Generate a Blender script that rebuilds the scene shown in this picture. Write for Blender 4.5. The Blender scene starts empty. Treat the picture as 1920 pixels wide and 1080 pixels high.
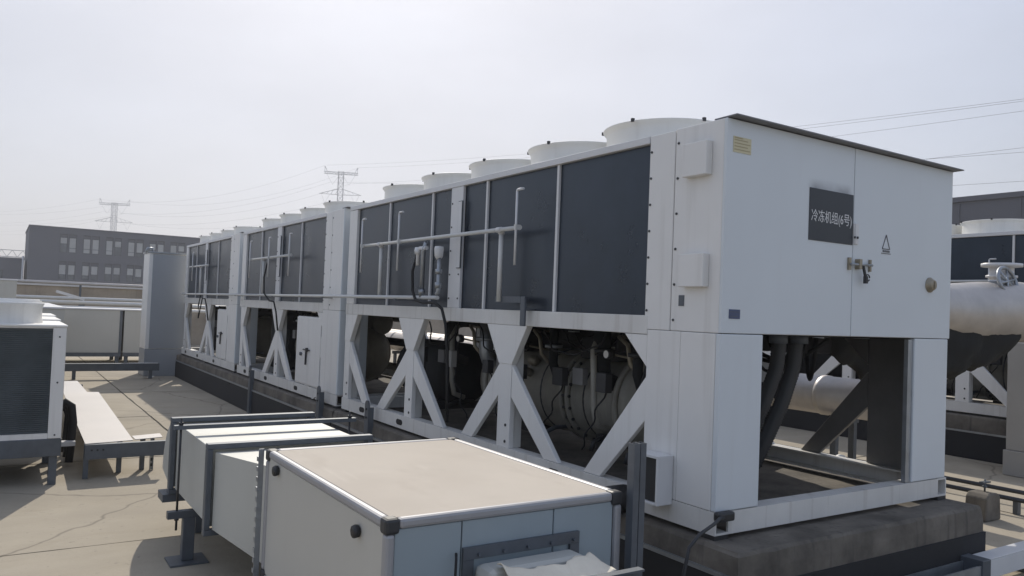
import bpy, bmesh, math, random
from mathutils import Vector, Matrix
random.seed(7)
R = math.radians
C = bpy.context.scene.collection
scene = bpy.context.scene

# ------------------------------------------------------------------ camera
cam = bpy.data.objects.new('camera', bpy.data.cameras.new('camera'))
C.objects.link(cam)
YAW, PITCH, ROLL = 0.578087, 0.0284142, 0.0392113
fwd = Vector((math.sin(YAW)*math.cos(PITCH), math.cos(YAW)*math.cos(PITCH), math.sin(PITCH)))
rgt = Vector((math.cos(YAW), -math.sin(YAW), 0)); up = rgt.cross(fwd)
r2 = math.cos(ROLL)*rgt + math.sin(ROLL)*up; u2 = -math.sin(ROLL)*rgt + math.cos(ROLL)*up
m = Matrix((r2, u2, -fwd)).transposed().to_4x4(); m.translation = Vector((-3.17815, -2.85138, 1.13871))
cam.matrix_world = m
cam.data.sensor_width = 36; cam.data.lens = 1473.9/1920*36
cam.data.clip_start = .05; cam.data.clip_end = 8000
scene.camera = cam

# ------------------------------------------------------------------ sky, sun, exposure
SX, SY = .455, 1.15                      # shadow run in -X and -Y per metre of height
sun_dir = Vector((SX, SY, 1)).normalized()
elev = math.asin(sun_dir.z)
w = bpy.data.worlds.new('World'); scene.world = w; w.use_nodes = True
nt = w.node_tree; nt.nodes.clear()
out = nt.nodes.new('ShaderNodeOutputWorld'); bg = nt.nodes.new('ShaderNodeBackground')
sky = nt.nodes.new('ShaderNodeTexSky'); sky.sky_type = 'NISHITA'; sky.sun_disc = False
sky.sun_elevation = elev; sky.sun_rotation = math.atan2(SX, SY)
sky.altitude = 50; sky.air_density = 1.0; sky.dust_density = 3.5; sky.ozone_density = 2.0
# thin high veil: pulls the blue towards a milky grey over the whole sky, broken by soft cloud noise
veil = nt.nodes.new('ShaderNodeMixRGB'); veil.blend_type = 'MIX'
bw = nt.nodes.new('ShaderNodeRGBToBW'); tint = nt.nodes.new('ShaderNodeMixRGB'); tint.blend_type = 'MULTIPLY'
tint.inputs[0].default_value = 1; tint.inputs[2].default_value = (.97, .99, 1.05, 1)
tc = nt.nodes.new('ShaderNodeTexCoord'); no = nt.nodes.new('ShaderNodeTexNoise')
mp = nt.nodes.new('ShaderNodeMapping'); mp.inputs['Scale'].default_value = (1.2, 1.2, 4)
no.inputs['Scale'].default_value = 2.0; no.inputs['Detail'].default_value = 5
rmp = nt.nodes.new('ShaderNodeMapRange'); rmp.inputs[1].default_value = .3; rmp.inputs[2].default_value = .75
rmp.inputs[3].default_value = .56; rmp.inputs[4].default_value = .72
nt.links.new(tc.outputs['Generated'], mp.inputs[0]); nt.links.new(mp.outputs[0], no.inputs[0])
nt.links.new(no.outputs[0], rmp.inputs[0]); nt.links.new(rmp.outputs[0], veil.inputs[0])
nt.links.new(sky.outputs[0], bw.inputs[0]); nt.links.new(bw.outputs[0], tint.inputs[1])
nt.links.new(sky.outputs[0], veil.inputs[1]); nt.links.new(tint.outputs[0], veil.inputs[2])
# the veil evens the sky out: compress the glow round the sun in luminance only
bw2 = nt.nodes.new('ShaderNodeRGBToBW'); pw_ = nt.nodes.new('ShaderNodeMath'); pw_.operation = 'POWER'; pw_.inputs[1].default_value = .28-1
nt.links.new(veil.outputs[0], bw2.inputs[0]); nt.links.new(bw2.outputs[0], pw_.inputs[0])
lift = nt.nodes.new('ShaderNodeMixRGB'); lift.blend_type = 'MULTIPLY'; lift.inputs[0].default_value = 1
lift2 = nt.nodes.new('ShaderNodeMixRGB'); lift2.blend_type = 'MULTIPLY'; lift2.inputs[0].default_value = 1; lift2.inputs[2].default_value = (2.16, 2.22, 2.36, 1)
nt.links.new(veil.outputs[0], lift.inputs[1]); nt.links.new(pw_.outputs[0], lift.inputs[2])
nt.links.new(lift.outputs[0], lift2.inputs[1])
n2 = nt.nodes.new('ShaderNodeTexNoise'); n2.inputs['Scale'].default_value = 3.2; n2.inputs['Detail'].default_value = 7; n2.inputs['Roughness'].default_value = .55
mp2 = nt.nodes.new('ShaderNodeMapping'); mp2.inputs['Scale'].default_value = (1, 1, 2.6); mp2.inputs['Location'].default_value = (.3, .1, .2)
r3 = nt.nodes.new('ShaderNodeMapRange'); r3.inputs[1].default_value = .35; r3.inputs[2].default_value = .72; r3.inputs[3].default_value = .965; r3.inputs[4].default_value = 1.07
nt.links.new(tc.outputs['Generated'], mp2.inputs[0]); nt.links.new(mp2.outputs[0], n2.inputs[0]); nt.links.new(n2.outputs[0], r3.inputs[0])
cl = nt.nodes.new('ShaderNodeMixRGB'); cl.blend_type = 'MULTIPLY'; cl.inputs[0].default_value = 1
nt.links.new(lift2.outputs[0], cl.inputs[1]); nt.links.new(r3.outputs[0], cl.inputs[2]); nt.links.new(cl.outputs[0], bg.inputs[0])
nt.links.new(bg.outputs[0], out.inputs[0])
bg.inputs[1].default_value = .15
sl = bpy.data.lights.new('sun', 'SUN'); sl.energy = 2.85; sl.angle = R(.53); sl.color = (1, .93, .82)
so = bpy.data.objects.new('sun', sl); C.objects.link(so); so.location = (10, 30, 30)
so.rotation_euler = (-sun_dir).to_track_quat('-Z', 'Y').to_euler()
scene.view_settings.view_transform = 'Standard'; scene.view_settings.look = 'None'
scene.view_settings.gamma = 1; scene.view_settings.exposure = 0.28
scene.render.engine = 'CYCLES'

# ------------------------------------------------------------------ materials
M = {}
def mat(name, col, rough=.5, metal=0., var=.08, scale=3., streak=0., bump=0., bscale=40., dirt=None, spec=.5):
    """procedural paint / metal / concrete: base colour with low-frequency mottling, optional vertical streaks and dirt"""
    mt = bpy.data.materials.new(name); mt.use_nodes = True
    t = mt.node_tree; b = t.nodes['Principled BSDF']
    b.inputs['Roughness'].default_value = rough; b.inputs['Metallic'].default_value = metal
    b.inputs['Specular IOR Level'].default_value = spec
    co = t.nodes.new('ShaderNodeTexCoord')
    n1 = t.nodes.new('ShaderNodeTexNoise'); n1.inputs['Scale'].default_value = scale; n1.inputs['Detail'].default_value = 6
    n1.inputs['Roughness'].default_value = .62
    geo = t.nodes.new('ShaderNodeNewGeometry')
    t.links.new(geo.outputs['Position'], n1.inputs[0])
    cr = t.nodes.new('ShaderNodeMapRange'); cr.inputs[1].default_value = .3; cr.inputs[2].default_value = .7
    cr.inputs[3].default_value = 1-var; cr.inputs[4].default_value = 1+var
    t.links.new(n1.outputs[0], cr.inputs[0])
    mul = t.nodes.new('ShaderNodeMixRGB'); mul.blend_type = 'MULTIPLY'; mul.inputs[0].default_value = 1
    mul.inputs[1].default_value = (*col, 1); t.links.new(cr.outputs[0], mul.inputs[2])
    last = mul.outputs[0]
    if streak:
        mpn = t.nodes.new('ShaderNodeMapping'); mpn.inputs['Scale'].default_value = (14, 14, .7)
        t.links.new(geo.outputs['Position'], mpn.inputs[0])
        n2 = t.nodes.new('ShaderNodeTexNoise'); n2.inputs['Scale'].default_value = 1.0; n2.inputs['Detail'].default_value = 4
        t.links.new(mpn.outputs[0], n2.inputs[0])
        c2 = t.nodes.new('ShaderNodeMapRange'); c2.inputs[1].default_value = .56; c2.inputs[2].default_value = .78
        c2.inputs[3].default_value = 0; c2.inputs[4].default_value = streak
        t.links.new(n2.outputs[0], c2.inputs[0])
        mx = t.nodes.new('ShaderNodeMixRGB'); t.links.new(c2.outputs[0], mx.inputs[0]); t.links.new(last, mx.inputs[1])
        d = dirt or (.22, .17, .12); mx.inputs[2].default_value = (*d, 1); last = mx.outputs[0]
    t.links.new(last, b.inputs['Base Color'])
    rr = t.nodes.new('ShaderNodeMapRange'); rr.inputs[3].default_value = max(0, rough-.1); rr.inputs[4].default_value = min(1, rough+.1)
    t.links.new(n1.outputs[0], rr.inputs[0]); t.links.new(rr.outputs[0], b.inputs['Roughness'])
    if bump:
        n3 = t.nodes.new('ShaderNodeTexNoise'); n3.inputs['Scale'].default_value = bscale; n3.inputs['Detail'].default_value = 5
        t.links.new(geo.outputs['Position'], n3.inputs[0])
        bp = t.nodes.new('ShaderNodeBump'); bp.inputs['Strength'].default_value = bump; bp.inputs['Distance'].default_value = .01
        t.links.new(n3.outputs[0], bp.inputs['Height']); t.links.new(bp.outputs[0], b.inputs['Normal'])
    M[name] = mt; return mt
mat('white_paint', (.76, .75, .725), .40, 0, .05, 1.3, .22, .10, 2.2, (.34, .31, .27))
mat('door_paint_sky_tint', (.655, .695, .72), .34, 0, .035, .9, .06, .10, 1.6, (.4, .38, .35))  # neutral white paint with the end faces' blue sky light mixed into the colour
mat('beam_paint', (.66, .65, .62), .5, 0, .08, 3, .45, .05, 20, (.27, .22, .17))
mat('cowl_paint', (.80, .79, .75), .5, 0, .05, 2, .12)
mat('coil', (.019, .024, .034), .30, 0, .30, 3.0, .20, .0, 10, (.035, .043, .055), .6)
M['coil'].node_tree.nodes['Principled BSDF'].inputs['Specular Tint'].default_value = (.70, .84, 1, 1)
mat('trim_white', (.66, .66, .66), .4, 0, .04)
mat('galv', (.36, .38, .40), .42, .75, .14, 9, .12, .03, 60, (.2, .2, .2))
mat('galv_dark', (.115, .128, .145), .5, .35, .15, 8, .2, .03, 50, (.1, .1, .1))
mat('duct_sheet', (.48, .485, .45), .5, .1, .06, 2, .15, .04, 5, (.33, .31, .27))
mat('box_panel', (.50, .49, .445), .46, 0, .04, 1.6, .05, .03, 4)
mat('box_front', (.30, .355, .385), .4, 0, .05, 2, .05, .03, 4)
mat('box_top', (.57, .51, .43), .85, 0, .05, 2.2, .0, .02, 8, None, .2)
mat('sheet', (.52, .49, .46), .5, .1, .06, 2)
mat('warm_grey', (.34, .325, .30), .55, 0, .06, 2, .1)
mat('shade_and_box_grey', (.17, .165, .16), .6, 0, .12, 5, .3, .05, 20, (.1, .09, .08))  # interior shade put into the colour of white parts; also plain small boxes
mat('grey_panel', (.31, .33, .355), .45, 0, .05, 1.2)
mat('aluminium', (.36, .36, .37), .5, .25, .06, 6)
mat('black_plastic', (.025, .026, .028), .5, 0, .1)
mat('cap_dark', (.035, .037, .04), .5, 0, .1)
mat('black_rubber', (.012, .012, .013), .7, 0, .2, 8, 0, .2, 20)
mat('foam_black', (.013, .014, .015), .85, 0, .3, 6, 0, .8, 9)
mat('dark_metal', (.045, .045, .047), .5, .3, .2, 6)
mat('vessel', (.33, .31, .265), .55, .2, .2, 4, .25, .05, 20, (.08, .07, .06))
mat('silver_clad', (.50, .47, .44), .46, .6, .12, 5, .2, .25, 7, (.35, .32, .28))
mat('pipe_pale', (.60, .60, .58), .45, 0, .06)
mat('membrane', (.018, .018, .020), .75, 0, .25, 3, 0, .2, 14)
mat('plinth', (.135, .12, .10), .9, 0, .5, 3.5, .8, .35, 18, (.04, .038, .036))
mat('slab', (.38, .332, .255), .9, 0, .10, 1.7, 0, .25, 30)
mat('joint_fill', (.11, .10, .085), .95, 0, .2, 5)
mat('parapet', (.40, .34, .27), .9, 0, .2, 1.5, .4, .2, 10, (.2, .18, .16))
mat('building_wall', (.13, .13, .145), .8, 0, .04, .3)
mat('glass', (.10, .11, .12), .08, 0, .3, .6, spec=.8)
mat('blind', (.50, .49, .46), .8, 0, .12, .8)
mat('window_frame', (.075, .075, .085), .5)
mat('steel_far', (.30, .31, .33), .6, .2)
mat('wire', (.36, .36, .38), .6)
mat('ground', (.20, .19, .17), .95, 0, .25, .02)
mat('sign_black', (.030, .034, .042), .4, 0, .15, 6)
mat('sign_white', (.72, .72, .72), .5, 0, .02)
mat('label_yellow', (.62, .57, .38), .5, 0, .05)
mat('label_line', (.42, .36, .22), .5)
mat('label_blue', (.07, .09, .17), .4)
mat('ink', (.12, .12, .13), .5)
mat('brass', (.33, .29, .22), .45, .5, .2, 20)
mat('canvas', (.74, .68, .56), .85, 0, .08, 8, 0, .2, 30)
mat('paper', (.68, .66, .62), .8)
mat('roof_cap', (.20, .20, .21), .6, .2, .15, 6)
mat('louvre', (.18, .20, .205), .5, .2, .2, 4)
# wobbling joints and stains for the roof concrete
def slab_extra():
    mt = M['slab']; t = mt.node_tree; b = t.nodes['Principled BSDF']
    geo = t.nodes.new('ShaderNodeNewGeometry'); old = b.inputs['Base Color'].links[0].from_socket
    def noise(s, d=5, w=None):
        n = t.nodes.new('ShaderNodeTexNoise'); n.inputs['Scale'].default_value = s; n.inputs['Detail'].default_value = d
        mpn = t.nodes.new('ShaderNodeMapping'); mpn.inputs['Scale'].default_value = w or (1, 1, 1)
        t.links.new(geo.outputs['Position'], mpn.inputs[0]); t.links.new(mpn.outputs[0], n.inputs[0]); return n
    def blend(last, n, lo, hi, amt, col):
        c = t.nodes.new('ShaderNodeMapRange'); c.inputs[1].default_value = lo; c.inputs[2].default_value = hi
        c.inputs[3].default_value = 0; c.inputs[4].default_value = amt; t.links.new(n.outputs[0], c.inputs[0])
        mx = t.nodes.new('ShaderNodeMixRGB'); t.links.new(c.outputs[0], mx.inputs[0]); t.links.new(last, mx.inputs[1])
        mx.inputs[2].default_value = (*col, 1); return mx.outputs[0]
    l = blend(old, noise(.8), .5, .75, .45, (.28, .24, .18))
    l = blend(l, noise(2.2, 8, (1, 3, 1)), .55, .7, .35, (.32, .272, .20))
    l = blend(l, noise(26, 2), .68, .74, .5, (.20, .18, .15))
    l = blend(l, noise(1.1, 9, (.35, 2.2, 1)), .54, .66, .35, (.44, .39, .31))
    l = blend(l, noise(.45, 4), .56, .64, .30, (.20, .176, .14))
    wp_ = noise(1.6, 3); vm = t.nodes.new('ShaderNodeMixRGB'); vm.blend_type = 'ADD'; vm.inputs[0].default_value = .35
    t.links.new(geo.outputs['Position'], vm.inputs[1]); t.links.new(wp_.outputs['Color'], vm.inputs[2])
    vo = t.nodes.new('ShaderNodeTexVoronoi'); vo.feature = 'DISTANCE_TO_EDGE'; vo.inputs['Scale'].default_value = .33
    t.links.new(vm.outputs[0], vo.inputs['Vector'])
    ck = t.nodes.new('ShaderNodeMapRange'); ck.inputs[1].default_value = .0; ck.inputs[2].default_value = .006; ck.inputs[3].default_value = .75; ck.inputs[4].default_value = 0
    t.links.new(vo.outputs['Distance'], ck.inputs[0])
    mx = t.nodes.new('ShaderNodeMixRGB'); t.links.new(ck.outputs[0], mx.inputs[0]); t.links.new(l, mx.inputs[1]); mx.inputs[2].default_value = (.16, .14, .11, 1)
    l = mx.outputs[0]
    t.links.new(l, b.inputs['Base Color'])
slab_extra()
# soot smear on the left door above the sign (a stain with its own shape)
M['door_sooty'] = M['door_paint_sky_tint'].copy(); M['door_sooty'].name = 'door_sooty'
def soot():
    t = M['door_sooty'].node_tree; b = t.nodes['Principled BSDF']; old = b.inputs['Base Color'].links[0].from_socket
    geo = t.nodes.new('ShaderNodeNewGeometry'); sx = t.nodes.new('ShaderNodeSeparateXYZ'); t.links.new(geo.outputs['Position'], sx.inputs[0])
    def ramp(sock, a0, a1, v0, v1):
        m_ = t.nodes.new('ShaderNodeMapRange'); m_.inputs[1].default_value = a0; m_.inputs[2].default_value = a1; m_.inputs[3].default_value = v0; m_.inputs[4].default_value = v1
        t.links.new(sock, m_.inputs[0]); return m_.outputs[0]
    def mul(p, q):
        m_ = t.nodes.new('ShaderNodeMath'); m_.operation = 'MULTIPLY'; t.links.new(p, m_.inputs[0]); t.links.new(q, m_.inputs[1]); return m_.outputs[0]
    n = t.nodes.new('ShaderNodeTexNoise'); n.inputs['Scale'].default_value = 9; n.inputs['Detail'].default_value = 3; t.links.new(geo.outputs['Position'], n.inputs[0])
    f = mul(ramp(sx.outputs[2], 1.912, 1.975, .8, 0), ramp(sx.outputs[2], 1.905, 1.912, 0, 1))
    f = mul(f, ramp(sx.outputs[0], .68, .76, 0, 1)); f = mul(f, ramp(sx.outputs[0], 1.06, 1.125, 1, 0)); f = mul(f, ramp(n.outputs[0], .3, .6, .45, 1))
    mx = t.nodes.new('ShaderNodeMixRGB'); t.links.new(f, mx.inputs[0]); t.links.new(old, mx.inputs[1]); mx.inputs[2].default_value = (.16, .16, .18, 1)
    t.links.new(mx.outputs[0], b.inputs['Base Color'])
soot()
def box_top_marks():
    t = M['box_top'].node_tree; b = t.nodes['Principled BSDF']; l = b.inputs['Base Color'].links[0].from_socket
    geo = t.nodes.new('ShaderNodeNewGeometry')
    for sc, w_, lo, hi, amt, col in ((1.3, (1, 1, 1), .52, .66, .28, (.45, .39, .32)), (5, (1, .35, 1), .60, .70, .25, (.44, .38, .31)), (38, (1, 1, 1), .70, .76, .4, (.36, .31, .26)), (2.5, (3, .4, 1), .64, .70, .22, (.72, .66, .57))):
        n = t.nodes.new('ShaderNodeTexNoise'); n.inputs['Scale'].default_value = sc; n.inputs['Detail'].default_value = 6
        mpn = t.nodes.new('ShaderNodeMapping'); mpn.inputs['Scale'].default_value = w_
        t.links.new(geo.outputs['Position'], mpn.inputs[0]); t.links.new(mpn.outputs[0], n.inputs[0])
        c = t.nodes.new('ShaderNodeMapRange'); c.inputs[1].default_value = lo; c.inputs[2].default_value = hi; c.inputs[3].default_value = 0; c.inputs[4].default_value = amt
        t.links.new(n.outputs[0], c.inputs[0])
        mx = t.nodes.new('ShaderNodeMixRGB'); t.links.new(c.outputs[0], mx.inputs[0]); t.links.new(l, mx.inputs[1]); mx.inputs[2].default_value = (*col, 1); l = mx.outputs[0]
    t.links.new(l, b.inputs['Base Color'])
box_top_marks()
# coil fins: fine vertical fin relief
def coil_extra():
    mt = M['coil']; t = mt.node_tree; b = t.nodes['Principled BSDF']
    geo = t.nodes.new('ShaderNodeNewGeometry'); mpn = t.nodes.new('ShaderNodeMapping')
    mpn.inputs['Scale'].default_value = (0, 160, 0); t.links.new(geo.outputs['Position'], mpn.inputs[0])
    wv = t.nodes.new('ShaderNodeTexWave'); wv.bands_direction = 'Y'; wv.inputs['Scale'].default_value = 1; wv.inputs['Distortion'].default_value = 0
    t.links.new(mpn.outputs[0], wv.inputs[0])
    bp = t.nodes.new('ShaderNodeBump'); bp.inputs['Strength'].default_value = .04; bp.inputs['Distance'].default_value = .002
    t.links.new(wv.outputs[0], bp.inputs['Height']); t.links.new(bp.outputs[0], b.inputs['Normal'])
coil_extra()

# ------------------------------------------------------------------ mesh helpers
class MB:
    def __init__(s): s.v = []; s.f = []; s.sm = []
    def _add(s, vs, fs, smooth=False):
        o = len(s.v); s.v += [tuple(q) for q in vs]
        for f in fs: s.f.append([o+i for i in f]); s.sm.append(smooth)
        return s
    def box(s, x0, x1, y0, y1, z0, z1):
        return s._add([(x, y, z) for x in (x0, x1) for y in (y0, y1) for z in (z0, z1)],
                      [(0,1,3,2),(4,6,7,5),(0,4,5,1),(2,3,7,6),(0,2,6,4),(1,5,7,3)])
    def prism(s, poly, a, b, ax):
        n = len(poly)
        def P(q, h): return {'x': (h, q[0], q[1]), 'y': (q[0], h, q[1]), 'z': (q[0], q[1], h)}[ax]
        vs = [P(q, a) for q in poly]+[P(q, b) for q in poly]
        fs = [list(range(n)), list(range(2*n-1, n-1, -1))]+[(i, (i+1) % n, n+(i+1) % n, n+i) for i in range(n)]
        return s._add(vs, fs)
    def bar(s, p0, p1, w, h, upv=(0, 0, 1)):
        p0, p1 = Vector(p0), Vector(p1); d = (p1-p0).normalized(); u = Vector(upv)
        if abs(d.dot(u)) > .97: u = Vector((1, 0, 0))
        a = d.cross(u).normalized(); b = a.cross(d)
        vs = [p+sa*a*w/2+sb*b*h/2 for p in (p0, p1) for sa, sb in ((-1,-1),(1,-1),(1,1),(-1,1))]
        return s._add(vs, [(0,1,2,3),(7,6,5,4)]+[(i,(i+1)%4,4+(i+1)%4,4+i) for i in range(4)])
    def tube(s, pts, r, n=12, caps=True, closed=False):
        pts = [Vector(q) for q in pts]; k = len(pts); rs = r if isinstance(r, (list, tuple)) else [r]*k
        rings = []; prev = None
        for i, q in enumerate(pts):
            if closed: d = pts[(i+1) % k]-pts[i-1]
            else: d = pts[min(i+1, k-1)]-pts[max(i-1, 0)]
            d.normalize()
            if prev is None:
                a = d.cross(Vector((0, 0, 1)) if abs(d.z) < .9 else Vector((1, 0, 0))).normalized()
            else: a = (prev-prev.dot(d)*d).normalized()
            prev = a; b = d.cross(a)
            rings.append([q+rs[i]*(math.cos(t)*a+math.sin(t)*b) for t in [2*math.pi*j/n for j in range(n)]])
        vs = [p for rg in rings for p in rg]; fs = []
        for i in range(k if closed else k-1):
            i2 = (i+1) % k
            for j in range(n): fs.append((i*n+j, i*n+(j+1) % n, i2*n+(j+1) % n, i2*n+j))
        s._add(vs, fs, True)
        if caps and not closed:
            o = len(s.v)-len(vs)
            s.f.append([o+j for j in range(n)]); s.sm.append(False)
            s.f.append([o+(k-1)*n+j for j in range(n)]); s.sm.append(False)
        return s
    def cyl(s, p0, p1, r, n=16): return s.tube([p0, p1], r, n)
    def lathe(s, c, axis, prof, n=32, closed=False):
        c = Vector(c); d = {'x': Vector((1,0,0)), 'y': Vector((0,1,0)), 'z': Vector((0,0,1))}[axis]
        a = d.orthogonal().normalized(); b = d.cross(a); vs = []; fs = []; k = len(prof)
        for (r, h) in prof:
            for j in range(n):
                t = 2*math.pi*j/n; vs.append(c+d*h+r*(math.cos(t)*a+math.sin(t)*b))
        for i in range(k if closed else k-1):
            i2 = (i+1) % k
            for j in range(n): fs.append((i*n+j, i*n+(j+1) % n, i2*n+(j+1) % n, i2*n+j))
        return s._add(vs, fs, True)
    def mesh(s, name):
        me = bpy.data.meshes.new(name); me.from_pydata(s.v, [], s.f)
        for p, q in zip(me.polygons, s.sm): p.use_smooth = q
        bm = bmesh.new(); bm.from_mesh(me); bmesh.ops.recalc_face_normals(bm, faces=bm.faces); bm.to_mesh(me); bm.free()
        return me
    def build(s, name, material, parent=None, bevel=0, loc=None):
        o = bpy.data.objects.new(name, s.mesh(name)); C.objects.link(o); o.data.materials.append(M[material])
        if parent: o.parent = parent
        if loc: o.location = loc
        if bevel:
            b = o.modifiers.new('bevel', 'BEVEL'); b.width = bevel; b.segments = 2; b.limit_method = 'ANGLE'; b.angle_limit = R(35)
        return o
def link_copy(o, parent, loc=None):
    c = o.copy(); C.objects.link(c); c.parent = parent
    if loc is not None: c.location = loc
    return c
def tag(o, label, cat, group=None):
    o['label'] = label; o['category'] = cat
    if group: o['group'] = group
    return o
def thing(name, label, cat, loc=(0, 0, 0), group=None, rz=0):
    o = bpy.data.objects.new(name, None); C.objects.link(o); o.location = loc; o.rotation_euler.z = rz
    o.empty_display_size = .2
    return tag(o, label, cat, group)
def struct(o): o['kind'] = 'structure'; return o
def copy_tree(o, parent=None):
    c = o.copy(); C.objects.link(c); c.parent = parent
    for ch in list(o.children): copy_tree(ch, c)
    return c
def arc(c, r, a0, a1, n, plane='xz'):
    ps = []
    for i in range(n+1):
        t = R(a0+(a1-a0)*i/n); u, v = r*math.cos(t), r*math.sin(t)
        ps.append({'xz': (c[0]+u, c[1], c[2]+v), 'yz': (c[0], c[1]+u, c[2]+v), 'xy': (c[0]+u, c[1]+v, c[2])}[plane])
    return ps
FL = -.48                                # roof level; chiller base frames stand at z = 0

# ------------------------------------------------------------------ setting: ground, roof with concrete slabs, parapet
struct(MB()._add([(-4000, -4000, -11.5), (4000, -4000, -11.5), (4000, 4000, -11.5), (-4000, 4000, -11.5)], [(0, 1, 2, 3)]).build('ground', 'ground'))
roof = struct(MB().box(-16, 24, -14, 26.6, -11.4, FL-.012).build('roof_floor', 'joint_fill'))
PX, PY = 2.9, 2.93
xs = [-1.38+PX*k for k in range(-5, 9)]; ys = [2.87+PY*k for k in range(-5, 9)]
rs = random.Random(3)
def slab_mesh(vx, vy, seed):
    q = random.Random(seed); n = 12; pts = []
    def e(): return q.uniform(-.006, .004)
    g = .012
    for i in range(n): pts.append((g+(vx-2*g)*i/n, g+e()))
    for i in range(n): pts.append((vx-g+e(), g+(vy-2*g)*i/n))
    for i in range(n): pts.append((vx-g-(vx-2*g)*i/n, vy-g+e()))
    for i in range(n): pts.append((g+e(), vy-g-(vy-2*g)*i/n))
    return MB().prism(pts, -.03, 0, 'z').mesh('concrete_slab')
smeshes = [slab_mesh(PX, PY, k) for k in range(4)]
for me in smeshes: me.materials.append(M['slab'])
for x in xs[:-1]:
    for y in ys[:-1]:
        o = bpy.data.objects.new('concrete_slab', rs.choice(smeshes)); C.objects.link(o); o.parent = roof
        o.location = (x, y, FL+rs.uniform(-.003, 0)); o.rotation_euler = (0, 0, 0)
pw = thing('parapet_wall', 'weathered brown concrete parapet wall at the far edge of the roof', 'wall', (0, 26, FL))
MB().box(-16, 24, 0, .3, 0, 1.82).build('wall', 'parapet', pw)
MB().box(-16, 24, -.05, .36, 1.822, 1.92).build('coping', 'trim_white', pw, .01)

# ------------------------------------------------------------------ concrete plinths
def plinth(y0, y1, x0, x1, label, ztop=-.02):
    t = thing('concrete_plinth', label, 'plinth', ((x0+x1)/2, (y0+y1)/2, FL), 'concrete plinths under the chillers')
    hx, hy = (x1-x0)/2, (y1-y0)/2; H = ztop-FL; h1 = .32
    # worn concrete block with nibbled top edge
    q = random.Random(int(y0*10)+5); bm = MB(); n = 26
    xs_ = [-hx+2*hx*i/n for i in range(n+1)]; ys_ = [-hy+2*hy*i/n for i in range(n+1)]
    ring = [(x, -hy) for x in xs_[:-1]]+[(hx, y) for y in ys_[:-1]]+[(x, hy) for x in xs_[::-1][:-1]]+[(-hx, y) for y in ys_[::-1][:-1]]
    N = len(ring); vs = []
    for lev, (z, ins) in enumerate(((0, 0), (H*.8, 0), (H-.015, .004), (H, .022))):
        for (x, y) in ring:
            j = q.uniform(-.004, .008) if lev >= 2 else 0
            vs.append((x*(1-(ins+j)/hx), y*(1-(ins+j)/hy), z-(q.uniform(0, .006) if lev >= 2 else 0)))
    fs = [(l*N+i, l*N+(i+1) % N, (l+1)*N+(i+1) % N, (l+1)*N+i) for l in range(3) for i in range(N)]
    fs += [list(range(N))[::-1], [3*N+i for i in range(N)]]
    bm._add(vs, fs).build('block', 'plinth', t)
    b = MB(); e = .012
    b.box(-hx-e, hx+e, -hy-e, -hy+.01, 0, h1-.03).box(-hx-e, hx+e, hy-.01, hy+e, 0, h1-.03)
    b.box(-hx-e, -hx+.01, -hy+.011, hy-.011, 0, h1).box(hx-.01, hx+e, -hy+.011, hy-.011, 0, h1)
    b.build('membrane_skirt', 'membrane', t)
    s_ = MB(); s_.box(-hx-e-.006, -hx+.004, -hy-.01, hy+.01, h1+.001, h1+.022); s_.build('clamp_strip', 'galv', t)
    return t
plinth(-.22, 5.38, -.07, 2.30, 'stained concrete plinth under the nearest chiller, its front corner in view')
plinth(5.40, 9.87, -.07, 2.30, 'streaked concrete plinth under the middle chiller of the long row')
plinth(9.89, 14.35, -.07, 2.30, 'concrete plinth under the farthest chiller of the long row')

# ------------------------------------------------------------------ chillers
screw_me = MB().cyl((0, 0, 0), (-.005, 0, 0), .0075, 8).mesh('screw'); screw_me.materials.append(M['cap_dark'])
screwy_me = MB().cyl((0, 0, 0), (0, -.005, 0), .0075, 8).mesh('screw'); screwy_me.materials.append(M['cap_dark'])
def screw(parent, loc, me=screw_me):
    o = bpy.data.objects.new('screw', me); C.objects.link(o); o.parent = parent; o.location = loc
def cowl_mesh():
    r = .418; b = MB()
    b.lathe((0, 0, 0), 'z', [(r, -.005), (r, .135), (r+.006, .155), (r+.024, .172), (r+.026, .178), (r+.018, .181), (r-.004, .158), (r-.010, .135), (r-.010, -.005)], 48)
    return b.mesh('fan_cowl')
cowl_me = cowl_mesh(); cowl_me.materials.append(M['cowl_paint'])
bm_ = MB()
for k in range(6):
    a = k*math.pi/3+.26
    bm_.box(.443*math.cos(a)-.009, .443*math.cos(a)+.009, .443*math.sin(a)-.009, .443*math.sin(a)+.009, .17, .192)
lug_me = bm_.mesh('rim_lugs'); lug_me.materials.append(M['dark_metal'])
bm_ = MB().cyl((0, 0, .02), (0, 0, .12), .09, 20)
for k in range(5):
    a = 2*math.pi*k/5; c_, s_ = math.cos(a), math.sin(a)
    pts = [(.08, -.05, .04), (.39, -.12, .05), (.40, .08, .10), (.08, .05, .09)]
    vs = [(c_*x-s_*y, s_*x+c_*y, z) for x, y, z in pts]; vs += [(x, y, z-.006) for x, y, z in vs]
    bm_._add(vs, [(0,1,2,3),(7,6,5,4),(0,4,5,1),(1,5,6,2),(2,6,7,3),(3,7,4,0)])
fan_me = bm_.mesh('fan'); fan_me.materials.append(M['dark_metal'])

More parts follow.
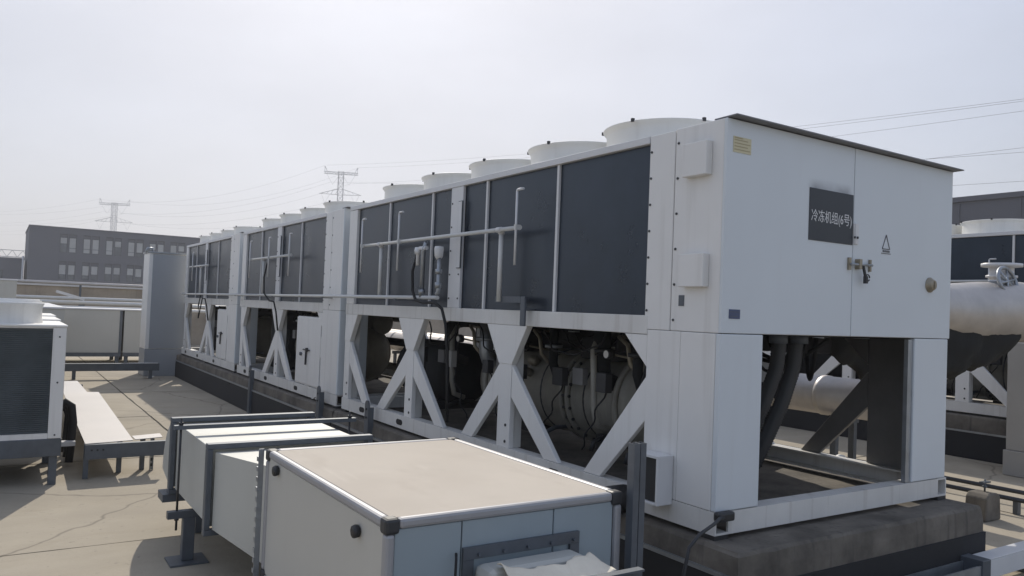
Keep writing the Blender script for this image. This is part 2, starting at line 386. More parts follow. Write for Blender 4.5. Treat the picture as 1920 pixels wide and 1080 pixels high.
W = 2.25
def chiller(Y0, L, nfans, posts, gaps, cpost, starter, label, cabinet_detail, group, X0=0, Z0=0):
    t = thing('chiller', label, 'chiller', (X0, Y0, Z0), group)
    E = L                                                        # far end
    CN, CF = .59, L-.21                                          # coil near / far end
    ZB, ZS, ZC, ZT = .125, 1.03, 1.14, 2.155                     # base top, rail bottom, coil bottom, coil top
    # base frame
    for sx in (0, 1):
        xa, xb = (0, .1) if sx == 0 else (W-.1, W)
        b = MB(); xo, xi = (xa, xb) if sx == 0 else (xb, xa)
        # C-channel: web outside, flanges inwards
        wv = .012 if sx == 0 else -.012
        b.box(min(xo, xo+wv), max(xo, xo+wv), 0, E, .004, ZB)
        b.box(min(xo+wv, xi), max(xo+wv, xi), 0, E, ZB-.012, ZB).box(min(xo+wv, xi), max(xo+wv, xi), 0, E, .004, .016)
        bb = b.build('base_beam', 'beam_paint', t)
        for yy in [q for q in (1.42, 2.75, 3.85, 4.75) if q < L-.3]:
            poly = [(yy+.035*math.cos(a)+(.03 if math.cos(a) > 0 else -.03), .06+.026*math.sin(a)) for a in [2*math.pi*(k+.5)/16 for k in range(16)]]
            x_ = xo-.003 if sx == 0 else xo+.003
            MB().prism(poly, x_, xo+(.002 if sx == 0 else -.002), 'x').build('lifting_slot', 'black_rubber', bb)
    for yy in (0, E-.1):
        MB().box(.1, W-.1, yy+.0, yy+.012, .004, ZB-.002).box(.1, W-.1, yy+.012, yy+.1, ZB-.014, ZB-.002).build('base_beam', 'beam_paint', t)
    for yy in (.06, L/2, E-.06):
        for xx in (.05, W-.05):
            MB().box(xx-.05, xx+.05, yy-.06, yy+.06, -.022, .003).build('isolator', 'dark_metal', t)
    # corner panels of the near end (lower)
    for sx in (0, 1):
        if sx == 0: xa, xb = 0, .035
        else: xa, xb = W-.035, W
        MB().box(xa+.002, xb, .293, .56, ZB+.002, ZS+.028).build('side_panel', 'white_paint', t, .004)
        MB().box(xa, xb, .036, .290, ZB+.002, ZS+.028).build('side_panel', 'white_paint', t, .004)
        x0, x1 = (0, .335) if sx == 0 else (1.83, W-.02)
        MB().box(x0, x1, 0, .034, ZB+.002, ZS+.028).build('end_panel', 'door_paint_sky_tint', t, .005)
        xr = x1 if sx == 0 else x0
        a, b_ = (xr-.03, xr-.002) if sx == 0 else (xr-.055, xr-.002)
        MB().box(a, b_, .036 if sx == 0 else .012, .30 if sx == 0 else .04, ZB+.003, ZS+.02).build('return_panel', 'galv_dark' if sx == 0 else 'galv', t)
    MB().box(W-.047, W-.037, .045, .555, ZB+.004, ZS+.02).build('inner_shade_sheet', 'shade_and_box_grey', t)  # added dark sheet: paints the shade inside the white right corner panel
    # upper near cabinet
    cb = MB().box(.004, W-.004, .022, .378, ZS+.03, 2.205).build('control_cabinet', 'white_paint', t, .006)
    MB().prism([(-.055, 2.216), (-.055, 2.209), (.10, 2.2065), (.10, 2.213)], .01, W+.035, 'x').build('roof_cap', 'roof_cap', t)
    MB().box(0, 1.128, 0, .02, ZS+.032, 2.203).build('door', 'door_sooty' if cabinet_detail else 'door_paint_sky_tint', t, .004)
    d2 = MB().box(1.134, W, 0, .02, ZS+.032, 2.203).build('door', 'door_paint_sky_tint', t, .004)
    for sx in (0, 1):
        xa, xb = (0, .03) if sx == 0 else (W-.03, W)
        MB().box(xa+.003, xb+.003 if sx == 0 else xb-.003, .383, CN-.002, ZS+.03, 2.198).build('filler_panel', 'white_paint', t, .004)
        if sx == 0:
            for k in range(7): screw(t, (.003, .572, 1.17+.155*k)); 
            for k in range(6): screw(t, (.004, .355, 1.12+.20*k))
    # rails
    for sx in (0, 1):
        xa, xb = (0, .07) if sx == 0 else (W-.07, W)
        MB().box(xa, xb, .562, E, ZS, ZC).build('lower_rail', 'beam_paint', t, .004)
        MB().box(xa, xb, CN+.002, E, ZT, 2.20).build('upper_rail', 'trim_white', t, .004)
        MB().box(xa+.004, xb-.004, CF, E, ZC+.002, ZT-.002).build('far_panel', 'white_paint', t, .004)
        edges = [CN]+sorted(gaps+[cpost[0], cpost[1]])+[CF]
        segs = []; 
        for a, b_ in zip(edges[:-1], edges[1:]):
            if abs(a-cpost[0]) < 1e-6 and abs(b_-cpost[1]) < 1e-6: continue
            segs.append((a, b_))
        ca, cb_ = (.032, .06) if sx == 0 else (W-.06, W-.032)
        for a, b_ in segs: MB().box(ca, cb_, a+.002, b_-.002, ZC+.002, ZT-.002).build('coil', 'coil', t)
        da, db = (.014, .031) if sx == 0 else (W-.031, W-.014)
        for g in gaps: MB().box(da, db, g-.012, g+.012, ZC+.001, ZT-.001).build('coil_strip', 'trim_white', t)
        pa, pb = (.004, .03) if sx == 0 else (W-.03, W-.004)
        cp = MB().box(pa, pb, cpost[0], cpost[1], ZC+.001, ZT-.001).build('coil_post', 'trim_white', t, .003)
        if sx == 0:
            for k in range(5):
                screw(t, (.004, cpost[0]+.025, 1.22+.2*k)); screw(t, (.004, cpost[1]-.025, 1.22+.2*k))
            MB().box(-.006, .004, cpost[0]-.01, cpost[0]+.055, 1.47, 2.03).build('conduit_cover', 'galv_dark', cp)
            MB().box(-.009, -.006, cpost[0]-.004, cpost[0]+.049, 1.476, 2.024).build('cover_face', 'trim_white', cp)
    MB().box(.075, W-.075, .385, E-.004, 1.04, 1.06).build('deck', 'dark_metal', t)
    MB().box(.072, W-.072, .385, E-.002, 2.172, 2.19).build('top_plate', 'cowl_paint', t)
    MB().box(.07, W-.07, E-.03, E-.002, 1.07, 2.17).build('far_end_panel', 'white_paint', t)
    # truss
    def truss(x0, x1, pm='white_paint'):
        pcs = []
        for (p, wd, near, far) in posts:
            b = MB().box(x0, x1, p-wd/2, p+wd/2, ZB, ZS); pcs.append(('post', b))
            gx0, gx1 = x0-.004, x1+.004
            lo = p-wd/2-.19 if near is not None else p-wd/2; hi = p+wd/2+.19 if far is not None else p+wd/2
            hi = min(hi, E)
            b = MB().prism([(lo, ZS-.001), (p-wd/2-.002, .74), (p+wd/2+.002, .74), (hi, ZS-.001)], gx0, gx1, 'x'); pcs.append(('gusset', b))
            for tgt, sgn in ((near, -1), (far, 1)):
                if tgt is None: continue
                e = p+sgn*(wd/2+.004)
                b = MB().prism([(e, .735), (e, .50), (tgt-sgn*.12, ZB+.002), (tgt+sgn*.05, ZB+.002)], x0+.004, x1-.004, 'x'); pcs.append(('brace', b))
        # brace off the near corner panel
        b = MB().prism([(.562, ZS-.002), (.76, ZS-.002), (.562, .84)], x0-.002, x1+.002, 'x'); pcs.append(('gusset', b))
        b = MB().prism([(.562, .79), (.562, .53), (.955, ZB+.002), (1.12, ZB+.002)], x0+.004, x1-.004, 'x'); pcs.append(('brace', b))
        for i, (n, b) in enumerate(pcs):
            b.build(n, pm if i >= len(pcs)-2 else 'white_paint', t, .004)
    truss(.006, .05); truss(W-.05, W-.006, 'shade_and_box_grey')  # right near gusset and brace coloured dark for the shade inside the open end
    for (p, wd, _, _) in posts:
        MB().box(.052, .12, p-wd/2+.01, p-wd/2+.02, ZB+.002, ZS-.01).build('post_flange', 'beam_paint', t)
        for zz in (.17, .29):
            o = bpy.data.objects.new('screw', screw_me); C.objects.link(o); o.parent = t; o.location = (.006, p-wd*.2, zz); o.scale = (1, 1.5, 1.5)
    # fans
    for k in range(nfans):
        for xx in (.58, W-.58):
            o = bpy.data.objects.new('fan_cowl', cowl_me); C.objects.link(o); o.parent = t; o.location = (xx, 1.035+.915*k, 2.2)
            link = bpy.data.objects.new('rim_lugs', lug_me); C.objects.link(link); link.parent = o
            f = bpy.data.objects.new('fan', fan_me); C.objects.link(f); f.parent = o; f.rotation_euler.z = k*.7
    # inside: evaporator, compressors, pipework
    ev = min(3.45, L-.95)
    prof = [(0, -.14), (.14, -.13), (.26, -.085), (.325, -.02), (.34, 0)]
    b = MB().lathe((.92, 1.42, .49), 'y', prof+[(.34, .62), (.352, .62), (.352, .66), (.34, .66)]+[(.34, ev-1.42-.1), (.30, ev-1.42), (.15, ev-1.42+.08), (0, ev-1.42+.1)], 40)
    evo = b.build('evaporator', 'vessel', t)
    for yy in (1.46, 2.02, 2.10, ev-.2):
        MB().lathe((.92, yy, .49), 'y', [(.335, 0), (.378, 0), (.378, .028), (.335, .028)], 40, True).build('flange', 'vessel', evo)
    bl = MB()
    for k in range(24):
        a = 2*math.pi*k/24; bl.cyl((.92+.358*math.cos(a), 2.005, .49+.358*math.sin(a)), (.92+.358*math.cos(a), 2.14, .49+.358*math.sin(a)), .012, 6)
    bl.build('flange_bolts', 'dark_metal', evo)['kind'] = 'stuff'
    for k in range(7):
        yy = 1.58+.27*k+(.02 if k > 1 else 0)
        if yy < ev-.3 and abs(yy-2.07) > .08: MB().lathe((.92, yy, .49), 'y', [(.339, 0), (.344, .004), (.344, .016), (.339, .02)], 36).build('seam_band', 'dark_metal' if k % 2 else 'vessel', evo)
    for yy in (1.7, 2.7):
        MB().box(.62, 1.22, yy-.04, yy+.04, .125, .24).build('saddle', 'dark_metal', evo)
    for k, yy in enumerate((1.35, 2.55)):
        if yy+.9 > L: continue
        c = MB().lathe((1.12, yy, .90), 'y', [(0, 0), (.13, 0), (.15, .02), (.15, .22), (.185, .22), (.185, .26), (.16, .26), (.16, .62), (.19, .62), (.19, .66), (.12, .66), (.12, .9), (0, .9)], 28).build('compressor', 'vessel' if k == 0 else 'dark_metal', t)
        MB().cyl((1.12, yy+.1, .72), (1.12, yy+.1, .52), .085, 16).build('suction_pipe', 'vessel', c)
        MB().box(.62, .98, yy+.18, yy+.60, .79, .96).build('terminal_box', 'black_plastic', c, .01)
        MB().box(.612, .62, yy+.21, yy+.30, .83, .90).build('plate_label', 'paper', c)
    # oil separator, black insulated
    if L > 5:
        MB().lathe((.80, 4.02, .48), 'y', [(0, -.1), (.18, -.08), (.28, -.02), (.31, .06), (.31, 1.0), (.2, 1.1), (0, 1.12)], 32).build('oil_separator', 'foam_black', t)
        MB().tube([(.8, 4.4, .78), (.8, 4.4, .95), (.95, 4.4, 1.0), (1.3, 4.4, 1.0)], .06, 14).build('discharge_pipe', 'black_rubber', t)
        MB().box(.45, 1.2, 4.1, 4.3, .126, .2).build('saddle', 'dark_metal', t)
    else:
        MB().box(.35, 1.0, L-1.1, L-.5, .126, .98).build('oil_separator', 'foam_black', t, .05)
    pr = random.Random(int(Y0*7)+1)
    for k in range(6):
        y_ = pr.uniform(1.0, L-1.2); x_ = pr.uniform(.3, .6); ln = pr.uniform(.4, .9); dp = pr.uniform(.08, .26)
        pts = [(x_+.05*math.sin(q*.4), y_+ln*q/20, 1.0-dp*math.sin(q*math.pi/20)+.01*math.sin(q*1.1+k)) for q in range(21)]
        MB().tube(pts, .007, 8).build('cable', 'black_rubber', t)
    dn = random.Random(int(Y0*3)+2)
    for k in range(int((L-1.6)/.55)):                            # insulated risers, flanged stubs, small cables and boxes packed round the vessel
        y_ = 1.0+.55*k+dn.uniform(-.08, .08); r_ = dn.choice((.035, .05, .065)); mt_ = dn.choice(('foam_black', 'vessel', 'galv', 'dark_metal'))
        xo_ = dn.uniform(.42, .62)
        p_ = MB().tube([(xo_+.12, y_, .62), (xo_, y_, .66), (xo_-.03, y_, .74), (xo_-.03, y_, 1.035)], r_, 14).build('riser_pipe', mt_, t)
        MB().cyl((xo_-.03, y_, .86), (xo_-.03, y_, .885), r_+.035, 16).build('riser_flange', dn.choice(('dark_metal', 'galv')), p_)
        y2 = y_+.2
        MB().box(.30, .36, y2, y2+dn.uniform(.06, .12), .60, .60+dn.uniform(.08, .16)).build('sensor_box', dn.choice(('shade_and_box_grey', 'black_plastic', 'dark_metal', 'warm_grey')), t, .004)
        pts = [(.33+.02*math.sin(j), y2+.03+.02*j*math.sin(k+1), .62-.03*j) for j in range(16)]
        MB().tube(pts, .006, 6).build('cable', 'black_rubber', t)
        MB().tube([(xo_-.02, y_+.1, .13), (xo_, y_+.1, .19), (xo_+.1, y_+.12, .22), (xo_+.3, y_+.12, .22)], .018, 10).build('drain_line', dn.choice(('galv_dark', 'dark_metal')), t)
    for k in range(3):                                           # bent refrigerant and oil lines, gauges, terminal plates over the vessel
        y_ = 1.2+1.05*k
        if y_+.5 > L: continue
        MB().tube([(.62, y_, .70), (.52, y_, .74), (.47, y_+.02, .80), (.47, y_+.05, .93), (.52, y_+.2, .98), (.8, y_+.35, .98)], .016, 10).build('oil_line', 'brass', t)
        MB().tube([(.55, y_+.32, .30), (.44, y_+.32, .34), (.42, y_+.33, .46), (.42, y_+.36, .88), (.5, y_+.4, .97)], .024, 10).build('liquid_line', 'vessel', t)
        MB().box(.36, .41, y_+.40, y_+.52, .62, .74).build('terminal_plate', 'shade_and_box_grey', t, .004)
        gg = MB().lathe((.40, y_+.16, .86), 'x', [(0, -.03), (.03, -.03), (.034, -.02), (.034, .02), (0, .02)], 18).build('gauge', 'dark_metal', t)
        MB().lathe((.368, y_+.16, .86), 'x', [(0, 0), (.027, 0)], 18).build('gauge_face', 'paper', gg)
        MB().cyl((.42, y_+.16, .86), (.8, y_+.16, .80), .008, 8).build('gauge_pipe', 'brass', gg)
    for k, (x_, z_) in enumerate(((1.5, .95), (1.65, .62), (1.45, .3))):
        MB().cyl((x_, .9, z_), (x_, L-.25, z_), (.035, .055, .05)[k], 14).build('refrigerant_pipe', ('vessel', 'foam_black', 'vessel')[k], t)
    if starter:
        a, b_ = starter
        s_ = MB().box(.016, .42, a, b_, ZB+.004, .965).build('starter_cabinet', 'white_paint', t, .006)
        mid = (a+b_)/2
        MB().box(.002, .015, a+.006, mid-.003, ZB+.02, .955).build('cabinet_door', 'white_paint', s_, .004)
        MB().box(.002, .015, mid+.003, b_-.006, ZB+.02, .955).build('cabinet_door', 'white_paint', s_, .004)
        MB().cyl((-.012, mid-.1, .56), (-.012, mid+.12, .56), .009, 8).box(-.02, .002, mid-.02, mid+.02, .54, .585).bar((-.012, mid+.01, .55), (-.012, mid+.02, .38), .012, .02).build('latch', 'dark_metal', s_)
        MB().cyl((0.002, mid+.22, .50), (-.02, mid+.22, .50), .022, 12).build('door_knob', 'galv_dark', s_)
    # near end details
    if cabinet_detail:
        for (y0, y1, z0, z1) in ((.10, .28, 1.91, 2.095), (.10, .28, 1.305, 1.485)):
            MB().box(-.045, .003, y0, y1, z0, z1).build('vent_cover', 'white_paint', t, .004)
        MB().box(0, .004, .275, .315, 1.20, 1.26).build('small_label', 'galv_dark', t)
        # door hardware
        lk = MB().cyl((1.085, -.022, 1.495), (1.30, -.022, 1.50), .0075, 10).build('door_bolt', 'galv', t)
        MB().box(1.078, 1.100, -.014, -.0005, 1.462, 1.535).box(1.155, 1.182, -.032, -.0005, 1.47, 1.53).box(1.292, 1.306, -.014, -.0005, 1.462, 1.535).build('bolt_bracket', 'brass', lk)
        MB().bar((1.195, -.03, 1.49), (1.215, -.034, 1.42), .012, .012).box(1.205, 1.225, -.045, -.025, 1.385, 1.43).tube(arc((1.235, -.035, 1.42), .02, 0, 330, 12), .004, 6).build('padlock', 'dark_metal', lk)
        MB().box(1.122, 1.1295, -.012, -.0005, 1.62, 1.745).box(1.138, 1.172, -.010, -.0005, 1.62, 1.745).build('handle_plate', 'trim_white', t, .003)
        for xx, zz in ((1.126, 1.66), (1.155, 1.66)): screw(t, (xx, -.012, zz), screwy_me)
        kn = MB().lathe((1.985, 0, 1.415), 'y', [(.050, 0), (.050, -.008), (.036, -.014), (.036, -.028), (.030, -.034), (0, -.034)], 24).build('isolator_knob', 'brass', t)
        MB().box(1.985-.006, 1.985+.006, -.042, -.0335, 1.39, 1.44).build('knob_lever', 'brass', kn)
        # yellow notice
        y = MB().box(.048, .188, -.003, -.0005, 2.028, 2.112).build('yellow_label', 'label_yellow', t)
        b = MB()
        for k in range(4): b.box(.056, .18-.02*(k % 2), -.0045, -.0031, 2.040+.017*k, 2.045+.017*k)
        b.box(.056, .12, -.0045, -.0031, 2.102, 2.108); b.build('label_print', 'label_line', y)
        bl_ = MB().box(.055, .14, -.003, -.0005, 1.14, 1.19).build('blue_label', 'label_blue', t)
        MB().box(.06, .135, -.0042, -.0031, 1.175, 1.178).box(.06, .12, -.0042, -.0031, 1.152, 1.155).build('label_print', 'galv_dark', bl_)
        # warning triangle
        tr = MB(); T = [(1.475, 1.705), (1.435, 1.615), (1.515, 1.615)]
        for i in range(3):
            a, b_ = T[i], T[(i+1) % 3]; tr.bar((a[0], -.0015, a[1]), (b_[0], -.0015, b_[1]), .005, .003, (0, 1, 0))
        tr.box(1.425, 1.525, -.003, -.0005, 1.585, 1.589)
        for k in range(4): tr.box(1.44+.02*k, 1.453+.02*k, -.003, -.0005, 1.595, 1.607)
        tr.build('warning_triangle', 'ink', t)
        # number plate with lettering
        sg = MB().box(.70, 1.119, -.004, -.0005, 1.612, 1.915).build('unit_sign', 'sign_black', t, .001)
        cu = bpy.data.curves.new('sign_text', 'FONT'); cu.body = '冷冻机组(6号)'; cu.size = .074; cu.align_x = 'CENTER'; cu.extrude = .0004
        cu.align_y = 'CENTER'
        to = bpy.data.objects.new('tmp', cu); C.objects.link(to)
        bpy.context.view_layer.update()
        wd = to.dimensions.x or .4
        me = bpy.data.meshes.new_from_object(to.evaluated_get(bpy.context.evaluated_depsgraph_get())); bpy.data.objects.remove(to)
        xs_ = [v.co.x for v in me.vertices]; zs_ = [v.co.y for v in me.vertices]
        k = .385/(max(xs_)-min(xs_)); cx = (max(xs_)+min(xs_))/2; cy = (max(zs_)+min(zs_))/2
        for v in me.vertices:
            v.co = Vector(((v.co.x-cx)*k+.910, -.0050-v.co.z, (v.co.y-cy)*.083/(max(zs_)-min(zs_))+1.752))
        me.materials.clear(); me.materials.append(M['sign_white']); me.name = 'sign_lettering'
        so_ = bpy.data.objects.new('sign_lettering', me); C.objects.link(so_); so_.parent = sg
        # corrugated conduits and hanging cables in the open end
        def hose(pts, r):
            fine = []
            for i in range(len(pts)-1):
                a, b_ = Vector(pts[i]), Vector(pts[i+1]); n = max(2, int((b_-a).length/.009))
                fine += [a.lerp(b_, j/n) for j in range(n)]
            # smooth
            for _ in range(12): fine = [fine[0]]+[(fine[i-1]+fine[i]*2+fine[i+1])/4 for i in range(1, len(fine)-1)]+[fine[-1]]
            return MB().tube(fine, [r+(.005 if i % 2 else 0) for i in range(len(fine))], 16)
        hose([(.86, .30, 1.05), (.85, .31, .85), (.80, .36, .62), (.74, .45, .35), (.70, .55, .16)], .042).build('conduit', 'cap_dark', t)
        hose([(1.06, .33, 1.05), (1.05, .34, .85), (1.00, .38, .62), (.92, .45, .35), (.86, .52, .14)], .045).build('conduit', 'cap_dark', t)
        for xx in (.86, 1.06): MB().cyl((xx, .31, 1.0), (xx, .31, 1.058), .056, 16).build('conduit_gland', 'galv_dark', t)
        q = random.Random(4)
        for k in range(11):
            x0, x1 = q.uniform(.9, 1.5), q.uniform(1.2, 1.8); y0, y1 = q.uniform(.3, .9), q.uniform(.5, 1.2); dp = q.uniform(.06, .42)
            pts = [(x0+(x1-x0)*i/10, y0+(y1-y0)*i/10, 1.03-dp*math.sin(math.pi*i/10)) for i in range(11)]
            MB().tube(pts, q.choice((.008, .011, .014)), 8).build('cable', 'black_rubber', t)
        MB().tube([(1.52, .7, 1.03), (1.50, .7, .85), (1.54, .72, .72), (1.53, .72, .62)], .012, 8).build('cable', 'black_rubber', t)
        q2 = random.Random(17)
        for k in range(9):
            y_ = 1.0+.42*k; x_ = q2.uniform(1.25, 1.95); z_ = q2.uniform(.2, .6)
            MB().tube([(x_, y_, .13), (x_, y_, z_), (x_+.02, y_+.03, z_+.08), (x_-.1, y_+.12, z_+.12), (x_-.3, y_+.15, z_+.13)], q2.choice((.02, .03, .045)), 12).build('drain_pipe', q2.choice(('vessel', 'galv', 'pipe_pale')), t)
            MB().cyl((x_, y_, z_-.1), (x_, y_, z_-.04), .06, 14).build('pipe_flange', 'dark_metal', t)
        for k in range(6):
            y_ = 1.15+.7*k; z_ = q2.uniform(.72, .95)
            v_ = MB().lathe((.55+q2.uniform(0, .2), y_, z_), 'y', [(0, 0), (.03, 0), (.045, .03), (.045, .07), (.03, .10), (0, .10)], 14).build('shut_off_valve', q2.choice(('brass', 'galv', 'vessel')), t)
            c_ = Vector((.5, y_+.05, z_+.09))
            MB().tube([(c_.x+.04*math.cos(a), c_.y+.04*math.sin(a), c_.z) for a in [2*math.pi*j/14 for j in range(14)]], .006, 6, closed=True).build('valve_wheel', 'galv', v_)
        for k in range(4):
            y_ = 1.3+.95*k
            MB().box(1.9, 2.05, y_, y_+.25, .5, .85).build('terminal_plate', ('grey_panel', 'trim_white', 'warm_grey', 'trim_white')[k], t, .005)
            MB().tube([(1.3, y_, .9), (1.6, y_+.05, .82), (1.95, y_+.1, .8)], .014, 8).build('cable', 'black_rubber', t)
        for k in range(4):
            MB().tube([(.30+.03*k, .75+.05*k, 1.02), (.34, .8+.06*k, .8-.06*k), (.45, .95+.08*k, .62-.09*k), (.6, 1.2+.1*k, .60-.1*k)], .011, 8).build('cable', 'black_rubber', t)
        MB().box(1.25, 1.6, .45, .8, .93, 1.03).build('junction_box', 'dark_metal', t, .006)
        MB().cyl((.96, .5, .2), (.99, .42, 1.03), .012, 8).build('cable', 'black_rubber', t)
    return t
c1 = chiller(0, 5.32, 5, [(2.08, .17, 1.44, 2.66), (3.70, .15, 3.06, 4.36), (5.24, .14, 4.67, None)],
             [1.513, 2.455, 3.385, 4.295], (2.82, 3.02), None,
             'white air-cooled chiller nearest the camera with the black numbered sign on its end doors', True, 'white chillers in the long row')
c2 = chiller(5.48, 4.32, 4, [(2.34, .14, 1.74, 2.94), (4.17, .14, 3.70, None)], [1.50, 3.30], (2.32, 2.50), (.60, 1.48),
             'white chiller in the middle of the long row, behind the nearest one', False, 'white chillers in the long row')
c3 = chiller(9.98, 4.28, 4, [(2.08, .14, 1.60, 2.66), (4.10, .14, 3.60, None)], [1.50, 3.30], (2.32, 2.50), (.60, 1.30),
             'white chiller farthest away at the left end of the long row', False, 'white chillers in the long row')
r1 = chiller(.30, 5.32, 5, [(2.08, .17, 1.44, 2.66), (3.70, .15, 3.06, 4.36), (5.24, .14, 4.67, None)],
             [1.513, 2.455, 3.385, 4.295], (2.82, 3.02), None,
             'white chiller of the second row, cut off by the right edge behind the silver pipe', False, 'chillers of the second row', 7.1, .075)
r1.scale = (1, 1, 1.03)
r2_ = copy_tree(r1); r2_.location = (7.1, 5.85, .075); r2_['label'] = 'second-row chiller glimpsed only through the open frames of the long row'
plinth(.02, 5.66, 7.03, 9.40, 'concrete plinth under the second-row chiller at the right edge', .052)
plinth(5.70, 11.30, 7.03, 9.40, 'concrete plinth under the hidden far chiller of the second row', .052)

# ------------------------------------------------------------------ spray water pipework on the chillers
def spray_rig(label, ys_noz, y0, y1, risers, X=-.1, dy=0, dz=0):
    t = thing('spray_pipe', label, 'pipe', (X, y0, 1.2), 'spray pipes on the chiller sides')
    zz = 1.73-1.2
    MB().cyl((0, 0, zz), (0, y1-y0, zz+.002), .016, 12).build('header_pipe', 'pipe_pale', t)
    for y in ys_noz:
        n = MB().cyl((-.03, y-y0, 1.46-1.2), (-.03, y-y0, 1.99-1.2), .009, 10)
        n.tube([(-.03, y-y0, .79), (-.03, y-y0-.01, .797), (-.03, y-y0-.08, .797)], .009, 8)
        no_ = n.build('nozzle_pipe', 'trim_white', t)
        MB().box(-.041, .006, y-y0-.010, y-y0+.010, zz-.018, zz+.018).build('pipe_clip', 'pipe_pale', no_)
    for (y, zl) in risers:
        r_ = MB().cyl((.02, y-y0, zl-1.2), (.02, y-y0, zz+.01), .018, 12).build('riser', 'pipe_pale', t)
        MB().cyl((.0, y-y0-.028, zz), (.0, y-y0+.028, zz), .021, 12).cyl((.02, y-y0, zz-.03), (.02, y-y0, zz+.02), .024, 12).build('tee', 'trim_white', r_)
    return t
spray_rig('pale spray pipe with thin hooked nozzles along the nearest chiller coils', [1.80, 3.76, 4.63], 1.79, 4.63, [(2.07, 1.20), (4.25, 1.23)])
spray_rig('pale spray pipe along the coils of the middle chiller', [7.0, 7.9, 8.85], 7.0, 8.95, [(8.3, 1.23)])
spray_rig('pale spray pipe along the coils of the farthest chiller', [12.9], 11.7, 13.3, [(12.4, 1.23)])
s4 = spray_rig('pale spray pipe on the second-row chiller at the right edge', [2.02], 2.02, 3.6, [(2.62, 1.25)], 7.0)
sb = thing('riser_bracket', 'dark steel bracket bent over the sill, holding the near spray riser', 'bracket', (-.1, 1.77, 1.0))
MB().box(.03, .05, .03, .37, .195, .240).build('arm', 'galv_dark', sb)
MB().box(.03, .05, -.025, .029, .03, .240).box(.0505, .125, -.025, .029, .145, .155).build('leg', 'galv_dark', sb, .004)
wp = thing('water_pipe', 'long pale water supply pipe running below the coils of the whole row', 'pipe', (-.1, 3.0, 1.22))
MB().cyl((0, 0, 0), (0, 5.4, -.005), .017, 12).cyl((0, 5.4, -.005), (0, 11.0, -.01), .017, 12).build('pipe', 'pipe_pale', wp)
for k in range(6):
    MB().box(-.02, .105, .8+1.95*k, .84+1.95*k, -.026, -.017).build('support_arm', 'galv_dark', wp)
va = thing('valve_assembly', 'pair of bright metal filter valves with elbows on the water supply pipe', 'valve', (-.1, 3.2, 1.2))
MB().tube([(0, -.18, .05), (0, -.20, .06), (0, -.205, .09), (0, -.20, .36)], .017, 12).build('riser', 'galv', va)
MB().tube([(0, .10, .02), (0, .10, .42), (0, .05, .50)], .020, 12).build('riser', 'galv', va)
MB().lathe((0, -.19, .34), 'z', [(.0, 0), (.018, 0), (.036, .03), (.04, .09), (.036, .11), (0, .115)], 20).build('filter_cap', 'trim_white', va)
MB().tube([(0, .20, .30), (0, .20, .42), (0, .17, .45), (0, .04, .45)], .018, 12).lathe((0, .2, .40), 'z', [(0, 0), (.03, 0), (.036, .03), (.03, .06), (0, .06)], 18).build('elbow', 'trim_white', va)
for (y_, za, zb) in ((.10, .05, .09), (-.2, .1, .15), (-.2, .22, .26)): MB().cyl((0, y_, za), (0, y_, zb), .028, 12).build('union', 'galv', va)
MB().box(-.055, -.02, .09, .115, .10, .105).build('valve_lever', 'galv_dark', va)
tag(MB().tube([(-.10, 3.42, 1.60), (-.12, 3.46, 1.45), (-.12, 3.44, 1.28), (-.13, 3.36, 1.20), (-.13, 3.2, 1.175), (-.13, 3.0, 1.18), (-.12, 2.88, 1.13), (-.10, 2.84, 1.0), (-.07, 2.85, .8), (-.05, 2.86, .5), (-.04, 2.86, .2)], .013, 10).build('hose', 'black_rubber'),
    'black rubber hose hanging from the valves down past the open frame', 'hose')
for (y_, z1, lb) in ((8.05, 1.66, 'hose on the middle chiller'), (12.2, 1.2, 'hose on the farthest chiller')):
    tag(MB().tube([(-.1, y_, z1), (-.12, y_+.06, z1-.2), (-.12, y_+.02, z1-.42), (-.12, y_-.25, 1.14), (-.11, y_-.42, 1.13), (-.09, y_-.47, 1.0), (-.05, y_-.45, .75)], .011, 8).build('hose', 'black_rubber'),
        'black '+lb+', looping under its coils', 'hose', 'hoses hanging off the chillers')
for y_, lb in ((4.35, 'nearest the white box'), (5.74, 'between the nearest and middle chillers'), (8.62, 'at the far end of the middle chiller')):
    t = thing('bracket_post', 'round-topped grey bracket post on the plinth, '+lb, 'post', (-.11, y_, FL), 'bracket posts along the plinth')
    pl = [(-.045, 0), (.045, 0), (.045, .64)]+[(.045*math.cos(R(a)), .64+.045*math.sin(R(a))) for a in range(20, 180, 20)]+[(-.045, .64)]
    MB().prism(pl, -.008, .008, 'x').build('plate', 'galv_dark', t)
    MB().prism([(-.045, 0), (-.037, 0), (-.037, .62), (-.045, .62)], .0082, .05, 'x').build('rib', 'galv_dark', t)
    for zz in (.52, .60):
        o = bpy.data.objects.new('bolt', screw_me); C.objects.link(o); o.parent = t; o.location = (-.008, 0, zz); o.scale = (2, 1.4, 1.4)
